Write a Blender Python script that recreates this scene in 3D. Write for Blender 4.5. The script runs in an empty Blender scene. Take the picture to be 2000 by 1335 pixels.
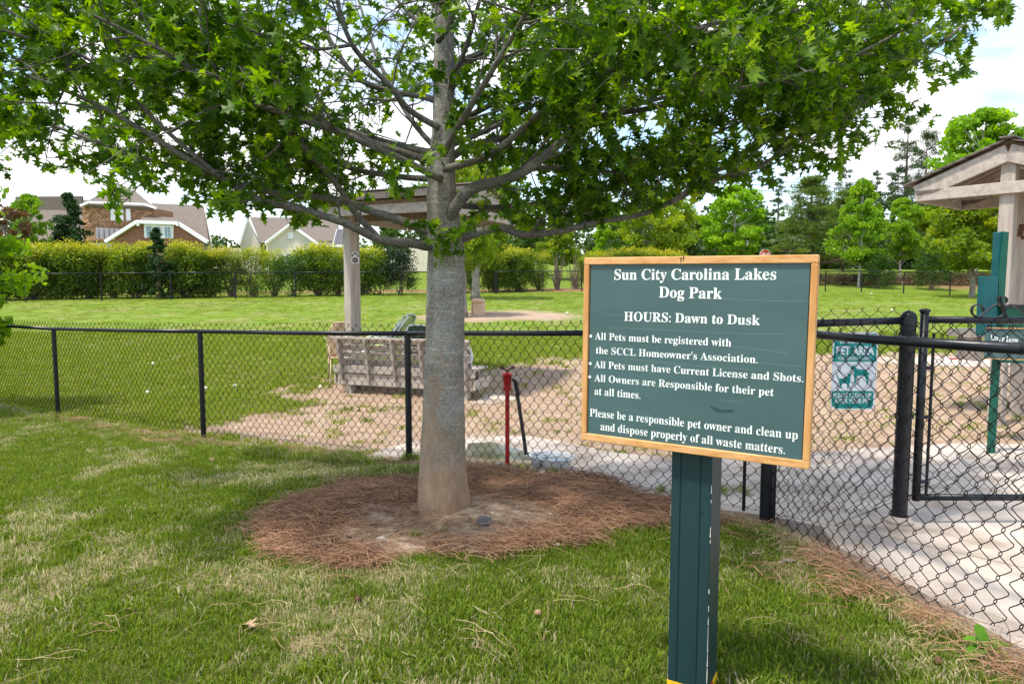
import bpy, bmesh, math, random
import numpy as np
from mathutils import Vector, Matrix, Euler
from math import radians as R, sin, cos, pi, sqrt

random.seed(11); RNG = np.random.default_rng(11)
sc = bpy.context.scene

# ------------------------------------------------------------ camera, light, exposure
F = 1333.0; HZ = 560.0; TH = math.atan((667.5-HZ)/F); CT, ST = cos(TH), sin(TH); CZ = 1.6
cam = bpy.data.cameras.new('camera'); cam.lens = 24.0; cam.sensor_width = 36.0
cam.clip_start = .05; cam.clip_end = 2000
camo = bpy.data.objects.new('camera', cam); sc.collection.objects.link(camo)
camo.location = (0, 0, CZ); camo.rotation_euler = (pi/2-TH, 0, 0); sc.camera = camo

SUN = Vector((-0.36, -0.24, 1.0)).normalized()
w = bpy.data.worlds.new('World'); sc.world = w; w.use_nodes = True
nt = w.node_tree; N = nt.nodes; L = nt.links
bg = N['Background']; bg.inputs['Strength'].default_value = .15
sky = N.new('ShaderNodeTexSky'); sky.sky_type = 'NISHITA'; sky.sun_disc = False
sky.sun_elevation = math.asin(SUN.z); sky.sun_rotation = math.atan2(SUN.x, SUN.y)
sky.air_density = 1.2; sky.dust_density = .6; sky.ozone_density = 2.0
tc = N.new('ShaderNodeTexCoord'); mp = N.new('ShaderNodeMapping'); mp.inputs['Scale'].default_value = (1, 1, 2.6)
mp.inputs['Location'].default_value = (.35, .1, .25)
L.new(tc.outputs['Generated'], mp.inputs['Vector'])
n1 = N.new('ShaderNodeTexNoise'); n1.inputs['Scale'].default_value = 2.3; n1.inputs['Detail'].default_value = 8; n1.inputs['Roughness'].default_value = .55
L.new(mp.outputs['Vector'], n1.inputs['Vector'])
cr = N.new('ShaderNodeValToRGB'); cr.color_ramp.elements[0].position = .455; cr.color_ramp.elements[1].position = .565
L.new(n1.outputs['Fac'], cr.inputs['Fac'])
n2 = N.new('ShaderNodeTexNoise'); n2.inputs['Scale'].default_value = 4.0; n2.inputs['Detail'].default_value = 6
L.new(mp.outputs['Vector'], n2.inputs['Vector'])
cr2 = N.new('ShaderNodeValToRGB'); cr2.color_ramp.elements[0].position = .35; cr2.color_ramp.elements[1].position = .62
cr2.color_ramp.elements[0].color = (3.6, 3.85, 4.3, 1); cr2.color_ramp.elements[1].color = (6.3, 6.1, 5.9, 1)
L.new(n2.outputs['Fac'], cr2.inputs['Fac'])
mx = N.new('ShaderNodeMix'); mx.data_type = 'RGBA'
L.new(cr.outputs['Color'], mx.inputs[0]); L.new(sky.outputs['Color'], mx.inputs[6]); L.new(cr2.outputs['Color'], mx.inputs[7])
L.new(mx.outputs[2], bg.inputs['Color'])

sl = bpy.data.lights.new('sun', 'SUN'); sl.energy = 3.0; sl.angle = R(5); sl.color = (1, .93, .82)
so = bpy.data.objects.new('sun', sl); sc.collection.objects.link(so)
so.rotation_euler = SUN.to_track_quat('Z', 'Y').to_euler()
sc.view_settings.view_transform = 'Standard'; sc.view_settings.look = 'None'
sc.view_settings.exposure = 1.03; sc.view_settings.gamma = 1; sc.view_settings.use_curve_mapping = False

# ------------------------------------------------------------ terrain height and pixel helpers
GY = np.array([-20, 0, 2.6, 4.1, 5.0, 6.2, 7.4, 9.2, 11, 13, 15, 20, 25, 29, 33, 38, 41, 46, 60, 90, 200, 400.])
GZ = np.array([.12, .16, .165, .15, .075, -.03, -.09, -.16, -.18, -.12, .02, .40, .72, .94, 1.08, 1.2, 1.30, 1.75, 3.0, 4.6, 7, 9.])
def _smooth(y):   # interpolation averaged over a small window
    a = 0
    for d in (-.6, -.2, .2, .6): a = a + np.interp(y+d*(1+np.maximum(y, 0)*.06), GY, GZ)
    return a/4
MULC = np.array([-.45, 4.95])
def hnoise(x, y):
    return (np.sin(x*1.7+y*.9+1)+np.sin(x*-1.1+y*2.3+2)+np.sin(x*3.1+.7*y))/3
def g(x, y):
    x = np.asarray(x, float); y = np.asarray(y, float)
    z = _smooth(y)+.012*hnoise(x, y)*np.clip((y)/6, 0, 1.5)
    d = np.hypot((x-MULC[0])/1.75, (y-MULC[1])/1.0)
    z = z+.07*np.exp(-((d-.62)/.28)**2)*np.clip(1.2-.5*(x-MULC[0]), .3, 1.3)*.75
    return z
def G1(x, y): return float(g(x, y))
def ray(px, py):
    a = (px-1000)/F; b = (667.5-py)/F
    return Vector((a, CT+b*ST, -ST+b*CT))
def P(px, py, Y):
    d = ray(px, py); return Vector((d.x/d.y*Y, Y, CZ+d.z/d.y*Y))
def G(px, py):
    d = ray(px, py); t = .5
    while t < 260:
        p = d*t
        if CZ+p.z < G1(p.x, p.y): break
        t *= 1.01
    lo, hi = t/1.01, t
    for _ in range(12):
        m = (lo+hi)/2; p = d*m
        if CZ+p.z < G1(p.x, p.y): hi = m
        else: lo = m
    p = d*hi; return Vector((p.x, p.y, CZ+p.z))
def gp(px, Y):    # ground point under an image column at depth Y
    x = (px-1000)/F*Y/ CT; return Vector((x, Y, G1(x, Y)))
def proj(p):
    p = np.asarray(p, float); x = p[..., 0]; y = p[..., 1]; z = p[..., 2]-CZ
    d = y*CT-z*ST; u = y*ST+z*CT
    d = np.where(d < .05, .05, d)
    return 1000+F*x/d, 667.5-F*u/d
def vnoise(x, y, s, seed=0):   # smooth value noise 0..1
    x = np.asarray(x)*s+seed*17.3; y = np.asarray(y)*s+seed*5.1
    xi = np.floor(x).astype(int); yi = np.floor(y).astype(int); fx = x-xi; fy = y-yi
    fx = fx*fx*(3-2*fx); fy = fy*fy*(3-2*fy)
    def h(a, b):
        v = np.sin(a*127.1+b*311.7+seed*74.7)*43758.5453; return v-np.floor(v)
    return (h(xi, yi)*(1-fx)+h(xi+1, yi)*fx)*(1-fy)+(h(xi, yi+1)*(1-fx)+h(xi+1, yi+1)*fx)*fy
def fbm(x, y, s, seed=0, o=4):
    r = 0; a = .5; t = 0
    for k in range(o): r = r+a*vnoise(x, y, s*2**k, seed+k); t += a; a *= .55
    return r/t
def polysd(x, y, poly):        # signed distance, negative inside
    x = np.asarray(x, float); y = np.asarray(y, float)
    d = np.full(x.shape, 1e9); ins = np.zeros(x.shape, bool); n = len(poly)
    for i in range(n):
        ax, ay = poly[i][:2]; bx, by = poly[(i+1) % n][:2]
        ex, ey = bx-ax, by-ay; t = np.clip(((x-ax)*ex+(y-ay)*ey)/(ex*ex+ey*ey+1e-12), 0, 1)
        d = np.minimum(d, np.hypot(x-ax-t*ex, y-ay-t*ey))
        c = ((ay > y) != (by > y)) & (x < (bx-ax)*(y-ay)/(by-ay+1e-12)+ax); ins ^= c
    return np.where(ins, -d, d)

# ------------------------------------------------------------ materials
def nmat(name, c1, c2=None, c3=None, scale=6, rough=.8, bump=0., bscale=None, stretch=(1, 1, 1), metal=0, rand=0., spec=.3, transl=0., coord='Object', detail=6, pos=(.35, .65), bdist=.02, huer=0.):
    m = bpy.data.materials.new(name); m.use_nodes = True; t = m.node_tree; n = t.nodes; l = t.links
    b = n['Principled BSDF']; b.inputs['Roughness'].default_value = rough; b.inputs['Metallic'].default_value = metal
    b.inputs['Specular IOR Level'].default_value = spec
    tcn = n.new('ShaderNodeTexCoord'); mpn = n.new('ShaderNodeMapping'); mpn.inputs['Scale'].default_value = stretch
    l.new(tcn.outputs[coord], mpn.inputs['Vector'])
    ns = n.new('ShaderNodeTexNoise'); ns.inputs['Scale'].default_value = scale; ns.inputs['Detail'].default_value = detail
    ns.inputs['Roughness'].default_value = .6
    l.new(mpn.outputs['Vector'], ns.inputs['Vector'])
    rp = n.new('ShaderNodeValToRGB'); e = rp.color_ramp.elements
    e[0].position, e[1].position = pos; e[0].color = (*c1, 1); e[1].color = (*(c2 or c1), 1)
    if c3: k = e.new((pos[0]+pos[1])/2); k.color = (*c3, 1)
    l.new(ns.outputs['Fac'], rp.inputs['Fac']); col = rp.outputs['Color']
    if rand or huer:
        oi = n.new('ShaderNodeObjectInfo'); hs = n.new('ShaderNodeHueSaturation')
        mr = n.new('ShaderNodeMapRange'); mr.inputs[3].default_value = 1-rand; mr.inputs[4].default_value = 1+rand
        l.new(oi.outputs['Random'], mr.inputs[0]); l.new(mr.outputs[0], hs.inputs['Value'])
        mh = n.new('ShaderNodeMapRange'); mh.inputs[3].default_value = .5-huer; mh.inputs[4].default_value = .5+huer
        l.new(oi.outputs['Random'], mh.inputs[0]); l.new(mh.outputs[0], hs.inputs['Hue'])
        l.new(col, hs.inputs['Color']); col = hs.outputs['Color']
    l.new(col, b.inputs['Base Color'])
    if bump:
        nb = n.new('ShaderNodeTexNoise'); nb.inputs['Scale'].default_value = bscale or scale*3; nb.inputs['Detail'].default_value = 8
        l.new(mpn.outputs['Vector'], nb.inputs['Vector'])
        bp = n.new('ShaderNodeBump'); bp.inputs['Strength'].default_value = bump; bp.inputs['Distance'].default_value = bdist
        l.new(nb.outputs['Fac'], bp.inputs['Height']); l.new(bp.outputs['Normal'], b.inputs['Normal'])
    return m
def leafmat(name, cols, tr=.5, rough=.55, attr=True, rand=.25):
    """cols: ramp of leaf colours chosen per leaf by attribute 'tone' (mesh) and per object random"""
    m = bpy.data.materials.new(name); m.use_nodes = True; t = m.node_tree; n = t.nodes; l = t.links
    b = n['Principled BSDF']; b.inputs['Roughness'].default_value = rough; b.inputs['Specular IOR Level'].default_value = .25
    rp = n.new('ShaderNodeValToRGB'); e = rp.color_ramp.elements; k = len(cols)
    e[0].color = (*cols[0], 1); e[1].color = (*cols[-1], 1); e[0].position = 0; e[1].position = 1
    for i in range(1, k-1): q = e.new(i/(k-1)); q.color = (*cols[i], 1)
    if attr:
        at = n.new('ShaderNodeAttribute'); at.attribute_name = 'tone'; l.new(at.outputs['Fac'], rp.inputs['Fac'])
    else:
        oi0 = n.new('ShaderNodeObjectInfo'); l.new(oi0.outputs['Random'], rp.inputs['Fac'])
    oi = n.new('ShaderNodeObjectInfo'); hs = n.new('ShaderNodeHueSaturation'); mr = n.new('ShaderNodeMapRange')
    mr.inputs[3].default_value = 1-rand; mr.inputs[4].default_value = 1+rand
    l.new(oi.outputs['Random'], mr.inputs[0]); l.new(mr.outputs[0], hs.inputs['Value']); l.new(rp.outputs['Color'], hs.inputs['Color'])
    l.new(hs.outputs['Color'], b.inputs['Base Color'])
    if tr:
        tb = n.new('ShaderNodeBsdfTranslucent'); hy = n.new('ShaderNodeHueSaturation'); hy.inputs['Saturation'].default_value = 1.1
        hy.inputs['Value'].default_value = 1.9; hy.inputs['Hue'].default_value = .485
        l.new(hs.outputs['Color'], hy.inputs['Color']); l.new(hy.outputs['Color'], tb.inputs['Color'])
        ms = n.new('ShaderNodeMixShader'); ms.inputs[0].default_value = tr
        l.new(b.outputs[0], ms.inputs[1]); l.new(tb.outputs[0], ms.inputs[2]); l.new(ms.outputs[0], n['Material Output'].inputs['Surface'])
    return m

M = {}
M['black'] = nmat('black_vinyl', (.005, .006, .009), (.010, .012, .018), scale=9, rough=.34, bump=.08, spec=.35)
M['wire'] = nmat('black_wire', (.004, .004, .005), (.008, .007, .008), scale=20, rough=.5, spec=.12)
M['signgreen'] = nmat('sign_green', (.050, .098, .100), (.060, .118, .120), scale=3, rough=.36, bump=.1, bscale=5, stretch=(1, 1, 3), spec=.4, bdist=.004)
M['postgreen'] = nmat('post_green', (.010, .030, .034), (.014, .040, .044), scale=5, rough=.45, bump=.25, bscale=18, stretch=(1, 1, .2), bdist=.006)
M['framewood'] = nmat('orange_wood', (.50, .23, .07), (.66, .36, .15), (.58, .30, .11), scale=4, rough=.55, stretch=(6, 6, 1.2), bump=.1)
M['framewood_h'] = nmat('orange_wood_level', (.50, .23, .07), (.68, .38, .17), (.6, .32, .12), scale=4, rough=.55, stretch=(1.2, 6, 8), bump=.1)
M['letter'] = nmat('white_lettering', (.72, .78, .76), (.82, .85, .83), scale=10, rough=.5)
M['smudge'] = nmat('dark_smudge', (.030, .062, .064), rough=.5)
M['scratch'] = nmat('scratch', (.20, .30, .28), rough=.6)
M['whitepaint'] = nmat('white_paint', (.74, .74, .74), (.82, .82, .82), scale=3, rough=.6)
M['chip'] = nmat('bare_chip', (.6, .6, .56), rough=.8)
M['tape'] = nmat('tape_bands', (.75, .45, .02), (.55, .02, .03), scale=5, rough=.4, pos=(.48, .52))
M['wood'] = nmat('weathered_wood', (.31, .265, .225), (.46, .40, .35), (.39, .34, .295), scale=2.4, rough=.85, stretch=(7, 7, .7), bump=.35, bscale=6, rand=.08, bdist=.006)
M['wood_h'] = nmat('weathered_wood_level', (.32, .275, .235), (.46, .405, .355), (.40, .35, .305), scale=2.4, rough=.85, stretch=(.7, 7, 7), bump=.35, bscale=6, rand=.10, bdist=.006)
M['soffit'] = nmat('brown_soffit', (.16, .11, .075), (.24, .17, .12), scale=3, rough=.9, stretch=(1, 6, 1))
M['shingle'] = nmat('asphalt_shingle', (.10, .085, .075), (.24, .205, .185), scale=60, rough=.95, rand=.22, bump=.4, bscale=150, bdist=.004)
M['concrete'] = nmat('concrete', (.28, .225, .18), (.54, .465, .40), (.44, .375, .32), scale=2.3, rough=.9, bump=.25, bscale=40, detail=12, bdist=.004)
M['puddle'] = nmat('wet_concrete', (.11, .10, .075), (.20, .19, .16), scale=3, rough=.12, spec=.6)
M['red'] = nmat('red_paint', (.34, .010, .012), (.44, .025, .02), scale=12, rough=.42, bump=.15)
M['rust'] = nmat('rust_iron', (.06, .03, .02), (.16, .07, .035), scale=30, rough=.8)
M['rubber'] = nmat('black_rubber', (.012, .012, .013), (.03, .03, .03), scale=20, rough=.6)
M['hose'] = nmat('dusty_hose', (.05, .05, .05), (.13, .12, .11), scale=12, rough=.7)
M['galv'] = nmat('galvanised', (.50, .51, .52), (.68, .69, .70), scale=18, rough=.5, metal=.1)
M['water'] = nmat('water_in_pan', (.12, .15, .17), rough=.03, spec=.9)
M['tennis'] = nmat('tennis_felt', (.45, .50, .08), (.58, .62, .14), scale=40, rough=.95, bump=.5, bscale=90)
M['palefelt'] = nmat('faded_felt', (.50, .52, .38), (.68, .68, .56), scale=30, rough=.95)
M['greyfelt'] = nmat('dirty_felt', (.24, .21, .15), (.40, .37, .28), scale=20, rough=.95, bump=.6, bscale=60)
M['teal'] = nmat('teal_paint', (.0, .26, .24), (.005, .29, .27), scale=6, rough=.35)
M['signwhite'] = nmat('sign_white', (.72, .76, .84), (.80, .83, .88), scale=4, rough=.35)
M['plasgreen'] = nmat('green_boards', (.004, .075, .05), (.008, .10, .07), scale=6, rough=.45, bump=.1)
M['plasteal'] = nmat('blue_green_boards', (.004, .075, .085), (.008, .10, .11), scale=6, rough=.4)
M['sling'] = nmat('green_sling', (.42, .56, .20), (.50, .64, .26), scale=8, rough=.7)
M['darksling'] = nmat('dark_green_sling', (.03, .06, .04), (.05, .09, .05), scale=8, rough=.7)
M['tan'] = nmat('tan_plastic', (.50, .37, .24), (.58, .44, .30), scale=5, rough=.5)
M['tanstone'] = nmat('tan_stone', (.52, .35, .23), (.66, .48, .34), scale=7, rough=.9, bump=.2)
M['pink'] = nmat('pink_plastic', (.65, .03, .10), rough=.5)
M['brick'] = None
M['shake'] = nmat('brown_shake', (.26, .13, .07), (.42, .24, .14), scale=5, rough=.9, rand=.35)
M['houseroof'] = nmat('house_roof', (.10, .085, .072), (.21, .175, .15), (.15, .125, .105), scale=9, rough=.95, stretch=(1, 1, 5), bump=.3, bdist=.05)
M['metalroof'] = nmat('metal_roof', (.085, .085, .10), (.12, .12, .135), scale=2, rough=.6)
M['siding'] = nmat('cream_siding', (.62, .56, .44), (.70, .64, .52), scale=2, rough=.7)
M['glass'] = nmat('window_glass', (.06, .14, .19), (.12, .24, .32), scale=2, rough=.08, spec=.6)
M['stopred'] = nmat('stop_red', (.6, .02, .03), rough=.5)
M['polegrey'] = nmat('pale_pole', (.55, .56, .56), rough=.5)
M['paper'] = nmat('white_sticker', (.75, .75, .72), rough=.6)
M['stone'] = nmat('pale_stone', (.45, .38, .30), (.66, .60, .52), scale=14, rough=.95, bump=.4, rand=.15)
M['darkstone'] = nmat('dark_stone', (.10, .10, .11), (.18, .18, .19), scale=14, rough=.9)
M['bgbark'] = nmat('background_bark', (.15, .12, .095), (.34, .31, .27), scale=5, rough=.95, stretch=(3, 3, 1), rand=.2)
M['palebark'] = nmat('pale_bark', (.40, .38, .35), (.55, .53, .5), scale=5, rough=.95)
M['pinebark'] = nmat('pine_bark', (.10, .075, .06), (.20, .15, .12), scale=5, rough=.95)
M['stem'] = nmat('grey_stems', (.13, .10, .075), (.28, .23, .18), scale=5, rough=.95)

# brick with geometry-independent courses for the far gable
def brickmat():
    m = bpy.data.materials.new('red_brick'); m.use_nodes = True; t = m.node_tree; n = t.nodes; l = t.links
    tcn = n.new('ShaderNodeTexCoord'); mpn = n.new('ShaderNodeMapping'); mpn.inputs['Rotation'].default_value = (R(90), 0, 0)
    br = n.new('ShaderNodeTexBrick'); br.inputs['Scale'].default_value = 1; br.inputs['Brick Width'].default_value = .24; br.inputs['Row Height'].default_value = .085
    br.inputs['Mortar Size'].default_value = .012; br.inputs['Color1'].default_value = (.30, .095, .045, 1); br.inputs['Color2'].default_value = (.20, .06, .032, 1)
    br.inputs['Mortar'].default_value = (.26, .19, .14, 1)
    l.new(tcn.outputs['Object'], mpn.inputs[0]); l.new(mpn.outputs[0], br.inputs['Vector']); b = n['Principled BSDF']
    l.new(br.outputs['Color'], b.inputs['Base Color']); b.inputs['Roughness'].default_value = .9
    bp = n.new('ShaderNodeBump'); bp.inputs['Strength'].default_value = .5; bp.inputs['Distance'].default_value = .01; bp.invert = True
    l.new(br.outputs['Fac'], bp.inputs['Height']); l.new(bp.outputs[0], b.inputs['Normal'])
    return m
M['brick'] = brickmat()

# ------------------------------------------------------------ object helpers
col = sc.collection
def tag(o, label=None, cat=None, group=None, kind=None):
    if label: o['label'] = label
    if cat: o['category'] = cat
    if group: o['group'] = group
    if kind: o['kind'] = kind
    return o
def thing(name, label, cat, loc=(0, 0, 0), rz=0, group=None):
    o = bpy.data.objects.new(name, None); col.objects.link(o); o.location = loc; o.rotation_euler = (0, 0, rz)
    o.empty_display_size = .1
    return tag(o, label, cat, group)
class MB:
    def __init__(s): s.v = []; s.f = []
    def add(s, vs, fs):
        k = len(s.v); s.v += [tuple(v) for v in vs]; s.f += [tuple(i+k for i in f) for f in fs]; return s
    def box(s, c, d, rot=None):
        hx, hy, hz = d[0]/2, d[1]/2, d[2]/2; vs = []
        for x in (-hx, hx):
            for y in (-hy, hy):
                for z in (-hz, hz):
                    p = Vector((x, y, z))
                    if rot is not None: p = rot @ p
                    vs.append(p+Vector(c))
        return s.add(vs, [(0, 1, 3, 2), (4, 6, 7, 5), (0, 4, 5, 1), (2, 3, 7, 6), (0, 2, 6, 4), (1, 5, 7, 3)])
    def beam(s, a, b, w_, h_, up=(0, 0, 1)):   # rectangular bar a->b, width w_ across, height h_ along up
        a = Vector(a); b = Vector(b); t = (b-a).normalized(); u = Vector(up); sd = t.cross(u).normalized(); u = sd.cross(t).normalized()
        vs = [p+sd*i*w_/2+u*j*h_/2 for p in (a, b) for i, j in ((-1, -1), (1, -1), (1, 1), (-1, 1))]
        return s.add(vs, [(0, 3, 2, 1), (4, 5, 6, 7), (0, 1, 5, 4), (1, 2, 6, 5), (2, 3, 7, 6), (3, 0, 4, 7)])
    def tube(s, pts, rad, n=8, cap=True):
        pts = [Vector(p) for p in pts]; m = len(pts)
        if not hasattr(rad, '__len__'): rad = [rad]*m
        ref = Vector((0, 0, 1)); vs = []; nrm = None
        for i, p in enumerate(pts):
            t = (pts[min(i+1, m-1)]-pts[max(i-1, 0)]).normalized()
            if nrm is None:
                nrm = t.cross(ref if abs(t.z) < .9 else Vector((1, 0, 0))).normalized()
            else:
                nrm = (nrm-t*nrm.dot(t)).normalized()
            bn = t.cross(nrm)
            for k in range(n):
                a = 2*pi*k/n; vs.append(p+(nrm*cos(a)+bn*sin(a))*rad[i])
        fs = [(i*n+k, i*n+(k+1) % n, (i+1)*n+(k+1) % n, (i+1)*n+k) for i in range(m-1) for k in range(n)]
        if cap: fs += [tuple(range(n-1, -1, -1)), tuple((m-1)*n+k for k in range(n))]
        return s.add(vs, fs)
    def lathe(s, prof, n=20, c=(0, 0, 0), sx=1):
        vs = []; c = Vector(c)
        for r, z in prof:
            for k in range(n): a = 2*pi*k/n; vs.append(c+Vector((r*cos(a)*sx, r*sin(a), z)))
        m = len(prof); fs = [(i*n+k, i*n+(k+1) % n, (i+1)*n+(k+1) % n, (i+1)*n+k) for i in range(m-1) for k in range(n)]
        return s.add(vs, fs)
    def prism(s, poly, n_, d):      # polygon (3d points, planar) extruded along n_ by d
        k = len(poly); n_ = Vector(n_)*d; vs = [Vector(p) for p in poly]+[Vector(p)+n_ for p in poly]
        return s.add(vs, [tuple(range(k-1, -1, -1)), tuple(range(k, 2*k))]+[(i, (i+1) % k, (i+1) % k+k, i+k) for i in range(k)])
    def build(s, name, mat=None, parent=None, smooth=False, bevel=0):
        me = bpy.data.meshes.new(name); me.from_pydata(s.v, [], s.f)
        bm = bmesh.new(); bm.from_mesh(me); bmesh.ops.recalc_face_normals(bm, faces=bm.faces)
        if bevel: bmesh.ops.bevel(bm, geom=list(bm.edges), offset=bevel, segments=1, affect='EDGES', clamp_overlap=True)
        bm.to_mesh(me); bm.free()
        if smooth:
            me.shade_smooth()
        o = bpy.data.objects.new(name, me); col.objects.link(o)
        if mat: me.materials.append(mat)
        if parent: o.parent = parent
        return o
def smooth_angle(o, a=40):
    try: o.data.set_sharp_from_angle(angle=R(a))
    except Exception: pass
def npmesh(name, v, f, mat=None, parent=None, attrs=None, smooth=False, link=True):
    me = bpy.data.meshes.new(name); v = np.asarray(v, np.float32); f = np.asarray(f, np.int32)
    me.vertices.add(len(v)); me.vertices.foreach_set('co', v.ravel())
    k = f.shape[1]; me.loops.add(f.size); me.loops.foreach_set('vertex_index', f.ravel())
    me.polygons.add(len(f)); me.polygons.foreach_set('loop_start', np.arange(0, f.size, k, dtype=np.int32))
    me.polygons.foreach_set('use_smooth', np.full(len(f), smooth))
    me.update(calc_edges=True)
    for an, (dom, vals) in (attrs or {}).items():
        at = me.attributes.new(an, 'FLOAT', dom); at.data.foreach_set('value', np.asarray(vals, np.float32))
    if mat: me.materials.append(mat)
    if not link: return me
    o = bpy.data.objects.new(name, me); col.objects.link(o)
    if parent: o.parent = parent
    return o
def copy_tree(o, parent=None):
    c = o.copy(); col.objects.link(c); c.parent = parent
    for ch in list(o.children): copy_tree(ch, c)
    return c
def spline(pts, sub=5):
    p = [Vector(q) for q in pts]; out = []; n = len(p)
    for i in range(n-1):
        a, b, c, d = p[max(i-1, 0)], p[i], p[i+1], p[min(i+2, n-1)]
        for k in range(sub):
            t = k/sub; out.append(.5*((2*b)+(c-a)*t+(2*a-5*b+4*c-d)*t*t+(3*b-a-3*c+d)*t**3))
    out.append(p[-1]); return out

# point cloud instancer through geometry nodes
def instancer(name, pos, rot, scale, protos, idx, parent=None, label=None, cat=None):
    """protos: list of mesh datablocks, one of which is set on every point by idx"""
    top = None
    me = bpy.data.meshes.new(name); me.vertices.add(len(pos)); me.vertices.foreach_set('co', np.asarray(pos, np.float32).ravel())
    a = me.attributes.new('rot', 'FLOAT_VECTOR', 'POINT'); a.data.foreach_set('vector', np.asarray(rot, np.float32).ravel())
    a = me.attributes.new('scl', 'FLOAT', 'POINT'); a.data.foreach_set('value', np.asarray(scale, np.float32))
    a = me.attributes.new('idx', 'INT', 'POINT'); a.data.foreach_set('value', np.asarray(idx, np.int32))
    o = bpy.data.objects.new(name, me); col.objects.link(o)
    if parent: o.parent = parent
    ng = bpy.data.node_groups.new(name, 'GeometryNodeTree')
    ng.interface.new_socket('Geometry', in_out='INPUT', socket_type='NodeSocketGeometry'); ng.interface.new_socket('Geometry', in_out='OUTPUT', socket_type='NodeSocketGeometry')
    n = ng.nodes; l = ng.links; gi = n.new('NodeGroupInput'); go = n.new('NodeGroupOutput'); jo = n.new('GeometryNodeJoinGeometry')
    def named(nm, ty):
        q = n.new('GeometryNodeInputNamedAttribute'); q.data_type = ty; q.inputs[0].default_value = nm; return q.outputs[0]
    r_, s_, i_ = named('rot', 'FLOAT_VECTOR'), named('scl', 'FLOAT'), named('idx', 'INT')
    for k, pm in enumerate(protos):
        po = bpy.data.objects.new(name+'_sample', pm)      # a prototype that is never linked to the scene
        oi = n.new('GeometryNodeObjectInfo'); oi.inputs['Object'].default_value = po; oi.inputs['As Instance'].default_value = True
        cmp = n.new('FunctionNodeCompare'); cmp.data_type = 'INT'; cmp.operation = 'EQUAL'
        l.new(i_, cmp.inputs[2]); cmp.inputs[3].default_value = k
        ip = n.new('GeometryNodeInstanceOnPoints'); l.new(gi.outputs[0], ip.inputs['Points']); l.new(cmp.outputs[0], ip.inputs['Selection'])
        l.new(oi.outputs['Geometry'], ip.inputs['Instance'])
        e2r = n.new('FunctionNodeEulerToRotation'); l.new(r_, e2r.inputs[0]); l.new(e2r.outputs[0], ip.inputs['Rotation'])
        l.new(s_, ip.inputs['Scale']); l.new(ip.outputs[0], jo.inputs[0])
    l.new(jo.outputs[0], go.inputs[0]); md = o.modifiers.new('scatter', 'NODES'); md.node_group = ng
    tag(o, label, cat, kind='stuff'); return o

# ------------------------------------------------------------ ground, masks
N0 = Vector((-9.0, 11.0)); N1 = Vector((-6.17, 9.17)); N2 = Vector((-3.40, 7.42)); N3 = Vector((-.95, 6.2)); NC = Vector((1.58, 4.13))
RB = Vector((1.95, 2.59)); RE = Vector((2.32, 1.0)); GP = Vector((2.40, 4.13))
outside = [(-16, -8), (-16, 15.5), N0, N1, N2, N3, NC, RB, RE, (2.5, -8)]
def W(lst): return [G(*q) for q in lst]
mulch_poly = W([(478, 1035), (530, 1000), (610, 970), (700, 948), (830, 924), (960, 924), (1130, 940), (1290, 975), (1330, 1000), (1300, 1018), (1235, 1040), (1200, 1062), (1110, 1082), (1000, 1097), (850, 1106), (720, 1098), (600, 1078), (500, 1058)])
bare_poly = W([(640, 1040), (720, 1000), (810, 985), (930, 960), (1060, 985), (1130, 1010), (1110, 1045), (1010, 1060), (860, 1068), (700, 1068)])
dirt_poly = W([(395, 868), (460, 830), (520, 800), (600, 760), (660, 745), (800, 730), (930, 735), (1000, 712), (1140, 693), (1500, 690), (1800, 686), (2050, 690), (2600, 700), (2600, 1000)])+[Vector((8, 2)), Vector((2.4, 1)), RB, NC, N3, N2]
dirt2_poly = W([(805, 618), (880, 608), (1040, 606), (1125, 613), (1110, 625), (1000, 626), (850, 628)])
path_edge = W([(712, 893), (770, 872), (840, 860), (940, 853), (1040, 853), (1110, 866), (1200, 885), (1310, 896), (1450, 893), (1600, 884), (1700, 876), (1850, 868), (2000, 869), (2300, 874)])
path_front = [RE+Vector((.03, -2.5)), RE+Vector((.06, 0)), RB+Vector((.06, .05)), RB.lerp(NC, .45)+Vector((.10, 0)), RB.lerp(NC, .72)+Vector((.12, 0)), NC+Vector((.30, -.08)), NC+Vector((.05, .15)), NC.lerp(N3, .25)+Vector((0, .04)), NC.lerp(N3, .55), NC.lerp(N3, .8)]
path_poly = [Vector((p.x, p.y)) for p in path_edge]+[Vector((9.5, 5.2)), Vector((9.5, -1.5))]+path_front
straw_line = [N0, N1, N2, N3, NC, RB, RE]
bed_left = W([(-260, 584), (0, 582), (200, 578), (400, 575), (600, 573), (800, 571), (1000, 570), (1140, 569), (1300, 567)])

def grid_lines(a0, a1, step, lo, hi, gr=1.07):
    c = list(np.arange(a0, a1, step)); s = step; x = a1
    while x < hi: c.append(x); s *= gr; x += s
    c.append(hi); s = step; x = a0-step; left = []
    while x > lo: left.append(x); s *= gr; x -= s
    left.append(lo); return np.array(left[::-1]+c)
gx = grid_lines(-7, 4, .06, -260, 260); gy = grid_lines(1.8, 9.5, .06, -8, 400, 1.045)
X, Y = np.meshgrid(gx, gy)
nz = fbm(X, Y, 1.1, 3); nf = fbm(X, Y, 7, 5)
def near_line(X, Y, line):
    d = np.full(X.shape, 1e9)
    for a, b in zip(line[:-1], line[1:]):
        ex, ey = b[0]-a[0], b[1]-a[1]; t = np.clip(((X-a[0])*ex+(Y-a[1])*ey)/(ex*ex+ey*ey), 0, 1)
        d = np.minimum(d, np.hypot(X-a[0]-t*ex, Y-a[1]-t*ey))
    return d
def m_mulch(X, Y):
    return np.clip(.5-(polysd(X, Y, mulch_poly)+.06+.55*(fbm(X, Y, 2.6, 8)-.5))/.14, 0, 1)
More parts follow.
